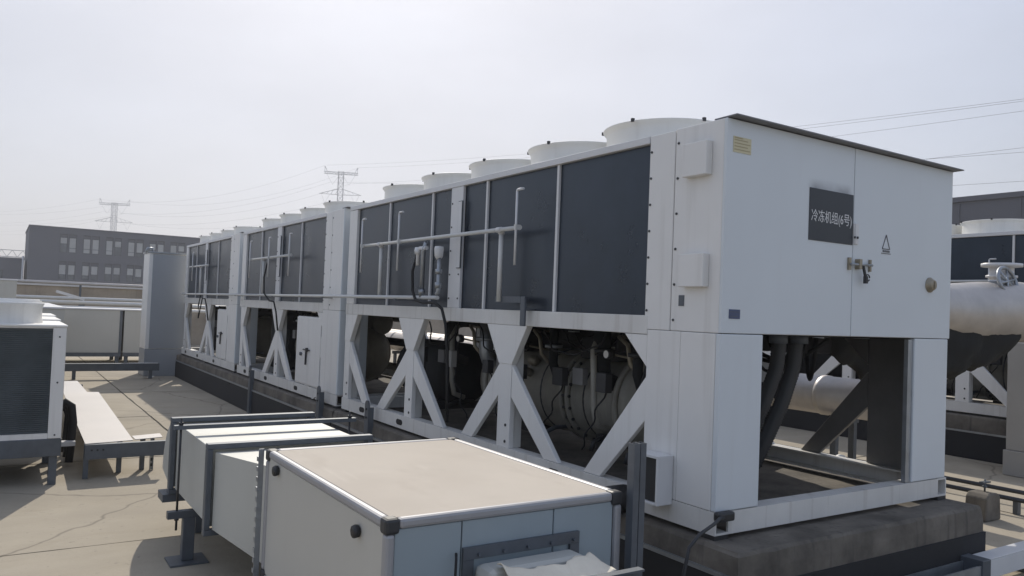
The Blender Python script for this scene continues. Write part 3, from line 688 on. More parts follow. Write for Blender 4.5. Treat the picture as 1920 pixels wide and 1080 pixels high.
# small things at the near corner
jb = thing('cable_box', 'small open white metal box on the lower side of the nearest chiller', 'box', (-.07, .40, .10))
MB().box(-.05, .066, -.09, -.075, 0, .27).box(-.05, .066, -.074, .09, .255, .27).box(-.05, .066, -.074, .09, 0, .012).build('shell', 'trim_white', jb, .002)
MB().box(-.03, .06, -.07, .088, .014, .25).build('core', 'black_plastic', jb)
tag(MB().lathe((-.10, .70, .05), 'x', [(0, -.03), (.075, -.03), (.08, -.02), (.08, .1), (0, .1)], 24).lathe((-.10, .70, .05), 'x', [(.02, -.045), (.02, -.03)], 12).build('pipe_cap', 'dark_metal'),
    'round dark pipe end cap at the foot of the near brace', 'pipe cap')
tag(MB().tube([(.05, -.03, .105), (-.03, -.06, .115), (-.12, -.10, .105), (-.24, -.12, .075), (-.31, -.12, .02), (-.34, -.12, -.10), (-.345, -.12, -.3), (-.33, -.10, FL+.01), (-.2, -.1, FL+.012)], .009, 10).build('cable', 'cap_dark'),
    'thin dark cable drooping from the corner of the nearest chiller base to the floor', 'cable')
gl = tag(MB().box(-.02, .10, -.05, -.002, .085, .135).build('cable_clamp', 'dark_metal', None, .012), 'dark rag-like cable clamp on the near base corner', 'clamp')
tag(MB().lathe((2.50, .95, .02), 'y', [(0, 0), (.02, 0), (.02, .01), (.055, .01), (.072, .0), (.072, .035), (.055, .03), (.02, .03), (0, .03)], 28).build('pulley_wheel', 'trim_white'),
    'small white pulley wheel seen through the open end of the nearest chiller', 'wheel')

# ------------------------------------------------------------------ silver clad pipe, valve, box at the right
sp = thing('clad_pipe', 'large silver-clad pipe with torn cladding at the right edge', 'pipe', (4.0, .9, 1.2))
def torn_shell():
    b = MB(); n = 26; k = 22; q = random.Random(9); vs = []; fs = []
    for i in range(n+1):
        u = i/n; x = 2.45+1.05*0+(4.8-2.45)*u; y = 1.02-.30*u
        cz = 1.27+.03*u; r = .165+.13*u
        # cladding wraps from the back over the top and hangs down in front to a ragged hem
        hem = -52-38*math.sin(math.pi*min(1, u*1.15))*(-1 if False else 1)*0-24*u+10*math.sin(u*7)+q.uniform(-3, 3)
        for j in range(k+1):
            a = R(hem+(215-hem)*j/k)
            rr = r*(1+.02*math.sin(u*15+a*2)+q.uniform(-.006, .006))
            vs.append((x-4.0, y-.9-rr*math.cos(a), cz-1.2+rr*math.sin(a)))
    for i in range(n):
        for j in range(k): fs.append((i*(k+1)+j, i*(k+1)+j+1, (i+1)*(k+1)+j+1, (i+1)*(k+1)+j))
    b._add(vs, fs, True); return b
sh = torn_shell().build('cladding', 'silver_clad', sp)
so_m = sh.modifiers.new('thick', 'SOLIDIFY'); so_m.thickness = .006
def foam_lump():
    b = MB(); n, k = 40, 40; q = random.Random(2); vs = []; fs = []
    from mathutils import noise as N_
    for i in range(n+1):
        u = i/n; x = 2.5+(4.75-2.5)*u; y = 1.03-.28*u
        low = .40*max(0, math.sin(math.pi*min(1, .12+u*.93)))**.5
        low *= 1+.05*math.sin(u*17)+.05*math.sin(u*41+1)
        for j in range(k):
            a = 2*math.pi*j/k; r = (.150+.105*u)
            z = r*math.sin(a); yy = r*math.cos(a)*.92
            if math.sin(a) < -.1: z -= low*(-math.sin(a))
            d_ = N_.noise(Vector((x*5, yy*9, z*6)))*.035+N_.noise(Vector((x*14, yy*20, z*14)))*.015
            e = 1+d_/max(.1, r)
            vs.append((x-4.0, y-.9+yy*e, 1.26+.03*u-1.2+z*(e if math.sin(a) < .2 else .96)))
    for i in range(n):
        for j in range(k): fs.append((i*k+j, i*k+(j+1) % k, (i+1)*k+(j+1) % k, (i+1)*k+j))
    fs += [list(range(k)), [n*k+j for j in range(k)]]
    b._add(vs, fs, True); return b
foam_lump().build('foam_insulation', 'foam_black', sp)
vv = thing('gate_valve', 'grey valve with handwheel and flange plate standing on the silver pipe', 'valve', (4.62, .78, 1.5))
MB().lathe((0, 0, 0), 'z', [(.10, -.1), (.10, .12), (.13, .12), (.13, .14), (.10, .14), (.10, .22), (.17, .22), (.17, .25), (0, .25)], 28).build('bonnet', 'trim_white', vv)
MB().tube([(-.19+.155*math.cos(2*math.pi*k/28), -.14+.06*math.sin(2*math.pi*k/28)*.6, .075+.125*math.sin(2*math.pi*k/28)) for k in range(28)], .016, 10, closed=True).build('handwheel', 'galv', vv)
b = MB()
for k in range(3):
    a = math.pi*k/3+.2; b.cyl((-.19-.15*math.cos(a), -.14-.036*math.sin(a), .075-.12*math.sin(a)), (-.19+.15*math.cos(a), -.14+.036*math.sin(a), .075+.12*math.sin(a)), .011, 8)
b.build('wheel_spokes', 'galv', vv)
MB().box(-.30, -.06, -.13, -.02, .0, .085).build('gearbox', 'galv', vv, .012)
gb = thing('equipment_box', 'tall plain grey metal box on the floor at the right edge', 'box', (6.62, 1.15, FL))
MB().box(-.28, .28, -.35, .35, .28, 1.48).build('body', 'warm_grey', gb, .008)
MB().box(-.30, .30, -.37, .37, 0, .278).build('base', 'warm_grey', gb, .006)
MB().box(-.286, -.281, -.18, .02, .42, .58).build('vent_plate', 'galv', gb)
# insulated pipes running between the rows
for k, (x_, z_, r_, lb) in enumerate(((3.75, .42, .19, 'nearer'), (4.55, .42, .17, 'farther'))):
    t = thing('insulated_pipe', f'aluminium-clad pipe running between the two rows, the {lb} of the two', 'pipe', (x_, .85, FL), 'pipes between the rows')
    MB().cyl((0, .2+k*3.4, z_-FL), (0, 13.5, z_-FL), r_, 24).build('cladding', 'silver_clad', t)
    MB().lathe((0, .2+k*3.4, z_-FL), 'y', [(0, -.004), (r_*.97, -.003), (r_*1.03, 0), (r_*1.03, .1), (r_, .1)], 24).build('end_cap', 'silver_clad', t)
    for j in range(2*k, 6):
        MB().lathe((0, 1.1+2*j, z_-FL), 'y', [(r_, 0), (r_+.008, .005), (r_+.008, .055), (r_, .06)], 24).build('clad_band', 'silver_clad', t)
        MB().box(-.2, .2, .9+2*j, .96+2*j, z_-FL-r_-.06, z_-FL-r_).box(-.17, -.12, .9+2*j, .96+2*j, 0, z_-FL-r_-.061).box(.12, .17, .9+2*j, .96+2*j, 0, z_-FL-r_-.061).build('stand', 'galv_dark', t)
# floor pipes and block
for k, (x_, z_) in enumerate(((4.86, -.36), (4.42, -.35))):
    t = thing('floor_pipe', 'thin dark low pipe on the right, '+('the one farther from the concrete block' if k == 0 else 'clamped above the concrete block'), 'pipe', (x_, -.6, FL), 'low pipes on the right')
    MB().cyl((0, 0, z_-FL), (-.35, 7.5, z_-FL+.03), .02, 12).build('pipe', 'dark_metal', t)
    MB().box(-.03, .03, 1.1, 1.14, 0, z_-FL-.02).build('stand', 'galv_dark', t)
cbk = thing('concrete_block', 'small dark concrete block with a threaded rod on the floor at right', 'block', (3.95, .58, FL))
MB().prism([(-.13, 0), (.13, 0), (.11, .20), (.07, .225), (-.07, .225), (-.11, .19)], -.09, .09, 'y').build('block', 'plinth', cbk, .012)
MB().cyl((.03, 0, .225), (.03, 0, .33), .008, 8).cyl((.03, .0, .26), (.03, 0, .275), .02, 8).build('rod', 'galv_dark', cbk)
MB().box(-.03, .09, -.02, .02, .30, .312).build('clamp', 'galv_dark', cbk)
tr = thing('cable_tray', 'pale steel cable trunking lying low in front of the plinth at right', 'trunking', (1.3, -.30, FL))
MB().box(.80, 1.95, -.055, .055, .165, .175).box(.80, 1.95, -.055, -.045, .05, .164).box(.80, 1.95, .045, .055, .05, .164).box(.80, 1.95, -.044, .044, .05, .06).build('cover', 'trim_white', tr, .003)
MB().box(-.5, .70, -.06, -.05, .05, .15).box(-.5, .70, .05, .06, .05, .15).box(-.5, .70, -.049, .049, .05, .06).build('open_channel', 'galv', tr)
MB().box(.701, .799, -.07, .07, .04, .180).build('joint_sleeve', 'galv_dark', tr, .004)
for x_ in (-.2, 1.4): MB().box(x_-.04, x_+.04, -.08, .08, 0, .039).build('foot', 'galv_dark', tr)

# ------------------------------------------------------------------ foreground fan box and ducts
BX0, BX1, BY0, BY1, BZ0, BZ1 = -2.025, -.955, -.352, 1.10, -.24, .40
fb = thing('fan_box', 'large white panelled fan box with aluminium edges and black corners in the foreground', 'fan box', ((BX0+BX1)/2, (BY0+BY1)/2, FL))
ox, oy, oz = (BX0+BX1)/2, (BY0+BY1)/2, FL
def L(x0, x1, y0, y1, z0, z1): return MB().box(x0-ox, x1-ox, y0-oy, y1-oy, z0-oz, z1-oz)
P = .038; K = .052
for z0 in (BZ0, BZ1-P):
    z1 = z0+P
    for y0 in (BY0, BY1-P): L(BX0+K, BX1-K, y0, y0+P, z0, z1).build('frame_profile', 'aluminium', fb, .012)
    for x0 in (BX0, BX1-P): L(x0, x0+P, BY0+K, BY1-K, z0, z1).build('frame_profile', 'aluminium', fb, .012)
for x0 in (BX0, BX1-P):
    for y0 in (BY0, BY1-P): L(x0, x0+P, y0, y0+P, BZ0+K, BZ1-K).build('frame_profile', 'aluminium', fb, .012)
for x0 in (BX0, BX1-K):
    for y0 in (BY0, BY1-K):
        for z0 in (BZ0, BZ1-K):
            e = .0025; L(x0-e, x0+K+e, y0-e, y0+K+e, z0-e, z0+K+e).build('corner_piece', 'cap_dark', fb, .012)
L(BX0+P+.001, BX1-P-.001, BY0+P+.001, BY1-P-.001, BZ1-.03, BZ1-.004).build('top_panel', 'box_top', fb, .003)
L(BX0+P, BX1-P, BY0+P, BY1-P, BZ0+.004, BZ0+.03).build('bottom_panel', 'box_panel', fb)
L(BX0+.008, BX0+.03, BY0+P+.001, BY1-P-.001, BZ0+P, BZ1-P-.001).build('side_panel', 'box_panel', fb, .003)
L(BX1-.03, BX1-.008, BY0+P+.001, BY1-P-.001, BZ0+P, BZ1-P-.001).build('side_panel', 'box_panel', fb, .003)
xsn = [BX0+P+.001, -1.715, -1.300, BX1-P-.001]
for a, b_ in zip(xsn[:-1], xsn[1:]): L(a, b_-.005, BY0+.010, BY0+.03, BZ0+P, BZ1-P-.001).build('front_panel', 'box_front', fb, .003)
L(BX0+P, BX1-P, BY1-.03, BY1-.008, BZ0+P, BZ1-P).build('back_panel', 'box_panel', fb)
for (y_, z_) in ((.905, .33), (-.10, .30)):
    kn = MB().lathe((BX0+.0075-ox, y_-oy, z_-oz), 'x', [(0, 0), (.018, 0), (.024, -.004), (.026, -.018), (.022, -.026), (0, -.026)], 8)
    kn.build('panel_knob', 'black_plastic', fb)
for (x_, y_) in ((BX0+.1, BY0+.1), (BX1-.1, BY0+.1), (BX0+.1, BY1-.1), (BX1-.1, BY1-.1)):
    L(x_-.025, x_+.025, y_-.025, y_+.025, FL, BZ0-.001).build('leg', 'galv_dark', fb)
# front outlet: flange collar, canvas sleeve, galvanised flange and duct
fo = thing('canvas_duct', 'cream canvas sleeve and galvanised flange on the front of the fan box', 'duct', (-1.40, BY0, FL))
MB().box(-.315, .22, -.004, .009, .70, .745).box(-.315, -.27, -.004, .009, .2, .699).box(.175, .22, -.004, .009, .2, .699).build('flange_plate', 'galv_dark', fo)
MB().box(-.275, .175, -.135, -.0045, .28, .690).build('collar', 'duct_sheet', fo, .03)
b = MB(); vs = []; fs = []; q = random.Random(11); nx, ny = 44, 12
for i in range(nx+1):
    u = i/nx; x = -.235+.43*u
    edge = -.135+.035*math.sin(u*5.2+2.2)+.012*math.sin(u*19)+.006*math.sin(u*41)
    for j in range(ny+1):
        v = j/ny; y = edge+(-.262-edge)*v
        z = .693+.005*math.sin(u*17+v*3)*(.2+v)+.008*math.sin(u*6+1)*v-.035*v+.003*math.sin(u*33+v*7)*v+q.uniform(-.001, .001)
        if u < .10: z += .03*(1-u/.10)*math.exp(-((v-.2)/.25)**2)
        vs.append((x, y, z))
for i in range(nx):
    for j in range(ny): fs.append((i*(ny+1)+j, (i+1)*(ny+1)+j, (i+1)*(ny+1)+j+1, i*(ny+1)+j+1))
b._add(vs, fs, True); cv = b.build('canvas_sleeve', 'canvas', fo); mm = cv.modifiers.new('thick', 'SOLIDIFY'); mm.thickness = .003
for (x_, w_) in ((-.22, .0), (.20, .0)):
    MB().box(x_-.004, x_+.004, -.262, -.136, .28, .64).build('canvas_side', 'canvas', fo)
MB().box(-.33, .30, -.300, -.265, .66, .668).box(-.33, .30, -.272, -.265, .25, .659).build('duct_flange', 'galv_dark', fo)
MB().box(-.30, .24, -.9, -.301, .25, .655).build('duct', 'galv_dark', fo, .004)
for k in range(5):
    MB().cyl((-.25+.11*k, .003-.006, .715), (-.25+.11*k, -.016, .715), .006, 8).build('bolt', 'galv_dark', fo)
    MB().cyl((-.28+.13*k, -.2995, .62), (-.28+.13*k, -.314, .62), .012, 8).build('bolt', 'galv', fo)
MB().tube([(-.345, -.002, .73), (-.36, -.03, .72), (-.362, -.032, .66), (-.355, -.02, .62)], .005, 8).build('cable_hook', 'black_rubber', fo)

dz1, dz0, dxa, dxb = .30, -.155, -2.135, -1.205
du = thing('duct_run', 'pale sheet metal duct with galvanised flanges behind the fan box', 'duct', ((dxa+dxb)/2, 2.2, FL))
def D(x0, x1, y0, y1, z0, z1): return MB().box(x0-(dxa+dxb)/2, x1-(dxa+dxb)/2, y0-2.2, y1-2.2, z0-FL, z1-FL)
cxd = (dxa+dxb)/2
# tapered connector box->duct
b = MB(); A = [(-1.98, .30), (-1.0, .30), (-1.0, -.2), (-1.98, -.2)]; B_ = [(dxa+.015, dz1-.02), (dxb-.015, dz1-.02), (dxb-.015, dz0+.01), (dxa+.015, dz0+.01)]
b._add([(x-cxd, 1.135-2.2, z-FL) for x, z in A]+[(x-cxd, 1.73-2.2, z-FL) for x, z in B_], [(0,1,2,3),(7,6,5,4)]+[(i,(i+1)%4,4+(i+1)%4,4+i) for i in range(4)])
b.build('taper', 'duct_sheet', du)
D(dxa+.01, dxb-.01, 1.791, 2.80, dz0+.01, dz1-.012).build('duct_section', 'duct_sheet', du, .004)
def flange(y0, y1, e=.028):
    return D(dxa-e, dxb+e, y0, y1, dz1-.004, dz1+e).box(dxa-e-cxd, dxb+e-cxd, y0-2.2, y1-2.2, dz0-e-FL, dz0+.004-FL).box(dxa-e-cxd, dxa+.004-cxd, y0-2.2, y1-2.2, dz0+.0045-FL, dz1-.0045-FL).box(dxb-.004-cxd, dxb+e-cxd, y0-2.2, y1-2.2, dz0+.0045-FL, dz1-.0045-FL)
flange(1.735, 1.787).build('flange', 'galv_dark', du, .004); flange(2.805, 2.865).build('flange', 'galv_dark', du, .004)
# elbow turning down behind the far flange
pl = [(2.868, dz0+.01), (3.10, dz0+.01)]+[(2.90+.40*math.cos(R(a)), -.10+.388*math.sin(R(a))) for a in range(0, 91, 10)]+[(2.868, dz1-.012)]
MB().prism([(y-2.2, z-FL) for y, z in pl], dxa+.012-cxd, dxb-.012-cxd, 'x').build('end_plenum', 'duct_sheet', du)
MB().box(dxa-.06-cxd, dxb+.05-cxd, 2.82-2.2, 3.0-2.2, dz0-.08-FL, dz0-.03-FL).build('cradle', 'galv_dark', du)
for x_ in (dxa+.2, dxb-.1): MB().box(x_-.03-cxd, x_+.03-cxd, 2.88-2.2, 2.94-2.2, 0, dz0-.081-FL).build('cradle_leg', 'galv_dark', du)
# slotted strip at the fan box back edge
b = MB()
b.box(BX0-.03-cxd, BX0-.004-cxd, 1.112-2.2, 1.117-2.2, -.48-FL, .40-FL)
for k in range(17):
    z_ = -.46+.05*k; b.box(BX0-.0345-cxd, BX0-.0305-cxd, 1.105-2.2, 1.13-2.2, z_-FL, z_+.022-FL)
b.build('slotted_strip', 'galv', du)
# trapeze hanger on the duct
th = thing('duct_hanger', 'dark steel trapeze frame with threaded rods clamping the duct, on a post', 'duct hanger', (-2.20, 2.30, FL))
MB().box(-.04, 1.13, -.022, .022, dz1+.03-FL, dz1+.055-FL).build('top_bar', 'galv_dark', th)
MB().box(-.055, 1.12, -.025, .025, dz0-.055-FL, dz0-.012-FL).build('lower_bar', 'galv_dark', th)
for x_ in (0, 1.09):
    MB().cyl((x_, 0, dz0-.13-FL), (x_, 0, dz1+.10-FL), .007, 8).build('threaded_rod', 'dark_metal', th)
    for zz in (dz1+.065, dz0-.062): MB().cyl((x_, 0, zz-.008-FL), (x_, 0, zz+.008-FL), .014, 6).build('nut', 'dark_metal', th)
for x_ in (.07, .95):
    MB().box(x_-.035, x_+.035, -.03, .03, .012, dz0-.056-FL).build('post', 'galv_dark', th, .004)
    MB().box(x_-.11, x_+.11, -.1, .1, 0, .011).build('foot_plate', 'galv_dark', th)
# strut post in front of the near chiller
sp_ = thing('strut_post', 'upright double strut channel post beside the fan box', 'post', (-.905, -.38, FL))
def channel(x0):
    return MB().box(x0, x0+.031, -.02, -.0175, 0, 1.085).box(x0, x0+.0025, -.017, .0205, 0, 1.085).box(x0+.0285, x0+.031, -.017, .0205, 0, 1.085).box(x0+.003, x0+.009, .018, .0205, 0, 1.085).box(x0+.022, x0+.028, .018, .0205, 0, 1.085)
channel(-.035).build('channel', 'galv_dark', sp_); channel(.0).build('channel', 'galv_dark', sp_)
MB().box(-.08, .08, -.07, .07, 0.001, .01).build('foot_plate', 'galv_dark', sp_)

# ------------------------------------------------------------------ left side: condensing units, platform, cabinet, low boxes
def condenser(loc, label):
    t = thing('condensing_unit', label, 'condensing unit', loc, 'square condensing units on the left')
    w2, d = .665, 1.1; zb, zt = .36, 1.345
    for (x0, x1) in ((-w2, -w2+.10), (w2-.10, w2)):
        for (y0, y1) in ((0, .10), (d-.10, d)): MB().box(x0, x1, y0, y1, zb+.03, zt-.02).build('corner_post', 'white_paint', t, .006)
    MB().box(-w2-.006, w2+.006, -.006, d+.006, zt-.019, zt).build('top_cover', 'cowl_paint', t, .006)
    MB().box(-w2+.101, w2-.101, .006, .03, zb+.03, zb+.075).build('sill', 'white_paint', t)
    MB().box(-w2+.101, w2-.101, .006, .03, zt-.03, zt-.02).build('head_rail', 'white_paint', t)
    MB().box(-w2+.09, w2-.09, .035, d-.02, zb+.04, zt-.03).build('coil_core', 'louvre', t)
    b = MB(); n = 52
    for k in range(n):
        z_ = zb+.085+(zt-.12-zb)*k/n
        b.prism([(.012, z_), (.016, z_), (.034, z_+.010), (.030, z_+.010)], -w2+.101, w2-.101, 'x')
    f = b.build('coil_fins', 'louvre', t); f['kind'] = 'stuff'
    MB().box(-w2-.004, w2+.004, 0, d, zb-.12, zb+.029).build('base_tray', 'galv_dark', t, .005)
    for x0 in (-w2+.02, w2-.08):
        for y0 in (.02, d-.10): MB().box(x0, x0+.06, y0, y0+.08, 0, zb-.121).build('leg', 'galv_dark', t)
    cw = MB().lathe((-.02, d/2, zt), 'z', [(.53, 0), (.52, .04), (.52, .13), (.535, .165), (.535, .178), (.515, .178), (.505, .13), (.505, .0)], 48).build('fan_cowl', 'cowl_paint', t)
    g = MB()
    for r_ in (.1, .2, .3, .4, .49): g.tube([(-.02+r_*math.cos(2*math.pi*k/36), d/2+r_*math.sin(2*math.pi*k/36), zt+.165) for k in range(36)], .004, 6, closed=True)
    g.build('fan_guard', 'trim_white', cw)
    for (x_, z_) in ((w2-.05, zt-.1), (w2-.05, zb+.5), (w2-.05, zb+.06)): screw(t, (x_, 0, z_), screwy_me)
    return t
cu1 = condenser((-3.34, 4.80, FL), 'white condensing unit with dark louvred coil at the left edge, nearest of its row')
cu2 = copy_tree(cu1); cu2.location = (-3.30, 6.35, FL); cu2['label'] = 'condensing unit directly behind the nearest one at the left edge'
cu3 = copy_tree(cu1); cu3.location = (-3.26, 7.90, FL); cu3['label'] = 'third condensing unit back at the left edge, mostly hidden'
hz_ = thing('hose_bundle', 'black insulated hoses bending down beside the nearest condensing unit', 'hoses', (-2.6, 5.5, FL))
for k in range(3):
    MB().tube([(-.06, .1+.28*k, .55-.06*k), (.0, .1+.28*k, .60-.06*k), (.05, .1+.28*k, .56-.05*k), (.07, .1+.28*k, .4), (.06, .12+.28*k, .15), (.05, .1+.28*k, .03)], .035, 12).build('hose', 'black_rubber', hz_)
MB().box(-.03, .09, .0, .1, .20, .24).build('bracket', 'trim_white', hz_)
pf = thing('platform', 'long low metal walkway cover sheet on legs between the units and the ducts', 'walkway', (-2.28, 7.0, FL))
sh_ = [(-.20, -2.07), (.19, -2.0), (.29, 2.0), (-.12, 2.05)]
MB().prism(sh_, .304, .310, 'z').build('cover_sheet', 'sheet', pf)
MB().prism([(-.12, 2.07), (.16, 2.03), (.16, 3.6), (-.05, 3.6)], .300, .306, 'z').build('cover_sheet', 'sheet', pf)
MB()._add([(x, y, z) for z in (.312, .306) for x, y in ((.21, -1.98), (.45, -1.92), (.46, -1.70), (.205, -1.78))], [(0,1,2,3),(7,6,5,4),(0,4,5,1),(1,5,6,2),(2,6,7,3),(3,7,4,0)]).build('cover_sheet', 'sheet', pf)
MB().box(-.20, .46, -2.10, -2.085, .175, .303).box(-.20, .46, -2.084, -2.04, .29, .302).build('front_channel', 'galv_dark', pf)
for k in range(3): MB().cyl((-.15+.045*k, -2.1005, .255), (-.15+.045*k, -2.104, .255), .009, 8).build('bolt_hole', 'black_plastic', pf)
for (x_, y_) in ((-.185, -2.03), (.10, -1.85), (.30, -1.80), (-.02, .2), (.17, .2), (.04, 3.1), (.17, 3.1)):
    MB().box(x_-.02, x_+.02, y_-.02, y_+.02, 0, .303).build('leg', 'galv_dark', pf)
b = MB()
for k in range(5): b.box(.365, .385, -1.86, -1.855, .03+.05*k, .055+.05*k)
MB().box(.36, .363, -1.87, -1.83, 0, .29).box(.387, .39, -1.87, -1.83, 0, .29).box(.3631, .3869, -1.845, -1.84, 0, .29).build('slotted_leg', 'galv', pf)
for k in range(5): MB().box(.366, .384, -1.8465, -1.8452, .03+.05*k, .058+.05*k).build('slot', 'black_plastic', pf)
cbt = thing('tall_cabinet', 'tall narrow white cabinet standing at the far end of the row', 'cabinet', (-.31, 14.86, FL))
MB().box(-.34, .42, -.35, .35, .545, 2.50).build('body', 'white_paint', cbt, .01)
MB().box(-.27, .41, -.362, -.352, .56, 2.48).build('front_panel', 'grey_panel', cbt, .004)
MB().box(-.345, .425, -.36, .355, .0, .542).build('plinth_box', 'grey_panel', cbt, .008)
MB().box(-.36, .44, -.38, .38, 2.501, 2.53).build('lid', 'galv', cbt)
MB().tube([(-.26, -.2, 2.52), (-.27, -.22, 2.60), (-.36, -.24, 2.60), (-.40, -.24, 2.50)], .025, 8).build('cowl_vent', 'galv', cbt)
def low_box(x0, x1, y0, y1, z0, z1, label, seams=()):
    t = thing('air_handler', label, 'air handler', ((x0+x1)/2, (y0+y1)/2, FL), 'low white air handler boxes')
    cx, cy = (x0+x1)/2, (y0+y1)/2
    MB().box(x0-cx, x1-cx, y0-cy, y1-cy, z0-FL, z1-FL-.03).build('body', 'box_panel', t, .006)
    MB().box(x0-cx-.02, x1-cx+.02, y0-cy-.02, y1-cy+.02, z1-FL-.029, z1-FL).build('lid', 'trim_white', t, .004)
    for s_ in seams: MB().box(s_-cx-.03, s_-cx+.03, y0-cy-.008, y0-cy-.0005, z0-FL, z1-FL-.03).build('seam_strip', 'galv_dark', t)
    for sx in (x0+.08, x1-.08):
        for sy in (y0+.06, y1-.06): MB().box(sx-cx-.04, sx-cx+.04, sy-cy-.04, sy-cy+.04, 0, z0-FL-.001).build('leg', 'galv_dark', t)
    MB().box(x0-cx, x1-cx, y0-cy-.02, y0-cy+.05, z0-FL-.09, z0-FL-.001).build('base_rail', 'galv_dark', t)
    return t
low_box(-2.25, -.66, 18.0, 19.1, -.24, .80, 'long low white air handler box left of the tall cabinet', (-.69,))
low_box(-.62, .25, 18.0, 19.1, -.24, .80, 'shorter low white box partly behind the tall cabinet')
low_box(-6.5, -2.80, 20.3, 21.4, -.1, 1.42, 'big grey air handler box by the parapet at the left edge')
low_box(-4.4, -2.25, 12.0, 17.5, .25, .90, 'long flat-topped duct-like box behind the condensing units')
bl = thing('steel_beam', 'dark steel channel beam spanning low over the floor before the air handlers', 'beam', (-1.3, 14, FL))
MB().box(-1.6, .85, -.06, -.05, .16, .30).box(-1.6, .85, -.049, .05, .29, .30).box(-1.6, .85, -.049, .05, .16, .17).build('channel', 'galv_dark', bl)
for x_ in (-1.3, -.62, .7): MB().box(x_-.03, x_+.03, -.03, .03, 0, .159).build('leg', 'galv_dark', bl)
MB().box(.3, .82, -.07, -.0, .301, .31).build('packing_strip', 'trim_white', bl)
for k, (z_, y_, r_) in enumerate(((1.45, 25.6, .05), (.98, 24.9, .05), (.86, 24.2, .06), (.72, 23.4, .05))):
    t = thing('roof_pipe', 'pale clad pipe along the parapet, '+('highest, just under the coping', 'second from the top', 'third from the top', 'lowest of the four')[k], 'pipe', (2, y_, FL), 'pipes along the parapet')
    MB().cyl((-8, 0, z_-FL), (6, 0, z_-FL), r_, 12).build('pipe', 'silver_clad' if k == 0 else 'pipe_pale', t)
    for x_ in (-6, -3, -1, 1.5, 4): MB().box(x_-.03, x_+.03, -.03, .03, 0, z_-FL-r_).build('stand', 'galv_dark', t)
tag(MB().bar((-1.75, 24.0, 1.18), (-1.0, 24.0, .96), .08, .08).build('loose_board', 'trim_white'), 'white board leaning across the pipes before the parapet', 'board')
for k, (x_, y_, z_, a, lb) in enumerate(((-.62, 14.1, FL, .4, 'on the shaded floor before the tall cabinet'), (.35, 1.30, -.02, 1.2, 'on the plinth under the near chiller'), (-.02, 5.9, .03, .2, 'wedged between the nearest and middle chillers'))):
    b = MB(); q = random.Random(k); vs = []
    for i in range(5):
        for j in range(4): vs.append((x_+(i-2)*.05*math.cos(a)-(j-1.5)*.04*math.sin(a), y_+(i-2)*.05*math.sin(a)+(j-1.5)*.04*math.cos(a), z_+.01+.03*q.random()*(1 if i in (0, 4) else .4)))
    b._add(vs, [(i*4+j, (i+1)*4+j, (i+1)*4+j+1, i*4+j+1) for i in range(4) for j in range(3)])
    o = b.build('paper_scrap', 'paper'); mm = o.modifiers.new('thick', 'SOLIDIFY'); mm.thickness = .002
    tag(o, 'crumpled white scrap lying '+lb, 'scrap')

# ------------------------------------------------------------------ buildings beyond
bd = thing('office_building', 'long dark grey flat-roofed block with paired windows beyond the parapet', 'building', (0, 110, -11.5))
G = 11.5
# facade with real window openings
X0b, X1b, ZT = -.35, 26.5, 9.33
rows = [(6.17, 8.02), (2.84, 4.62), (-.5, 1.28)]
pairs = [2.95+2.56*k for k in range(9)]
wins = [(p+o, p+o+.83) for p in pairs for o in (0, .99)]
b = MB()
cols = [X0b]+[e for w_ in wins for e in w_]+[X1b]
zs = sorted([-11.5, ZT-.15]+[e for r_ in rows for e in (r_[0]-.0, r_[1]+.45)])
for i in range(len(cols)-1):
    isw = i % 2 == 1
    for z0, z1 in zip(zs[:-1], zs[1:]):
        if isw and any(abs(z0-r_[0]) < 1e-6 for r_ in rows): continue
        b.box(cols[i], cols[i+1], 0, .3, z0+G, z1+G)
b.build('front_wall', 'building_wall', bd)
MB().box(X0b, X1b, .45, 16, 0, ZT-.15+G).build('core', 'building_wall', bd)
MB().box(X0b, X0b+.3, .301, .449, 0, ZT-.15+G).build('end_wall', 'building_wall', bd)
MB().box(X0b-.08, X1b+.08, -.08, 16.1, ZT-.149+G, ZT+G).build('coping', 'building_wall', bd)
q = random.Random(21)
for r_ in rows[:2]:
    for k, (a, c_) in enumerate(wins):
        wd = MB().box(a+.002, a+.06, .12, .2, r_[0]+G, r_[1]+.44+G).box(c_-.06, c_-.002, .12, .2, r_[0]+G, r_[1]+.44+G).box(a+.061, c_-.061, .12, .2, r_[0]+G, r_[0]+.06+G).box(a+.061, c_-.061, .12, .2, r_[1]+.0+G, r_[1]+.08+G).box(a+.061, c_-.061, .12, .2, r_[1]+.38+G, r_[1]+.44+G).box(a+.061, c_-.061, .12, .2, r_[0]+.55+G, r_[0]+.60+G).build('window', 'window_frame', bd)
        MB().box(a+.061, c_-.061, .15, .17, r_[0]+.061+G, r_[1]-.001+G).build('pane', 'glass', wd)
        MB().box(a+.061, c_-.061, .15, .17, r_[1]+.081+G, r_[1]+.379+G).build('pane', 'building_wall', wd)
        h = q.choice((.25, .4, 1.0, 1.0, .7)) if r_ is rows[0] else q.choice((.6, .7, .65, .5))
        MB().box(a+.07, c_-.07, .135, .149, r_[1]-(r_[1]-r_[0]-.08)*h+G, r_[1]-.005+G).build('blind', 'blind', wd)
lb_ = thing('annex_building', 'lower dark grey annex with a white downpipe left of the office block', 'building', (-12, 112, -11.5))
MB().box(-14, 11.30, .46, 14, 0, 16.55).build('wall', 'building_wall', lb_)
MB().box(-14.1, 11.35, -.02, 14.1, 16.551, 16.72).build('coping', 'building_wall', lb_)
MB().box(-14, 8.0, .0, .459, 0, 16.55).box(9.2, 11.30, 0, .459, 0, 16.55).box(8.0, 9.2, 0, .459, 0, 13.3).box(8, 9.2, 0, .459, 15.2, 16.55).build('front_wall', 'building_wall', lb_)
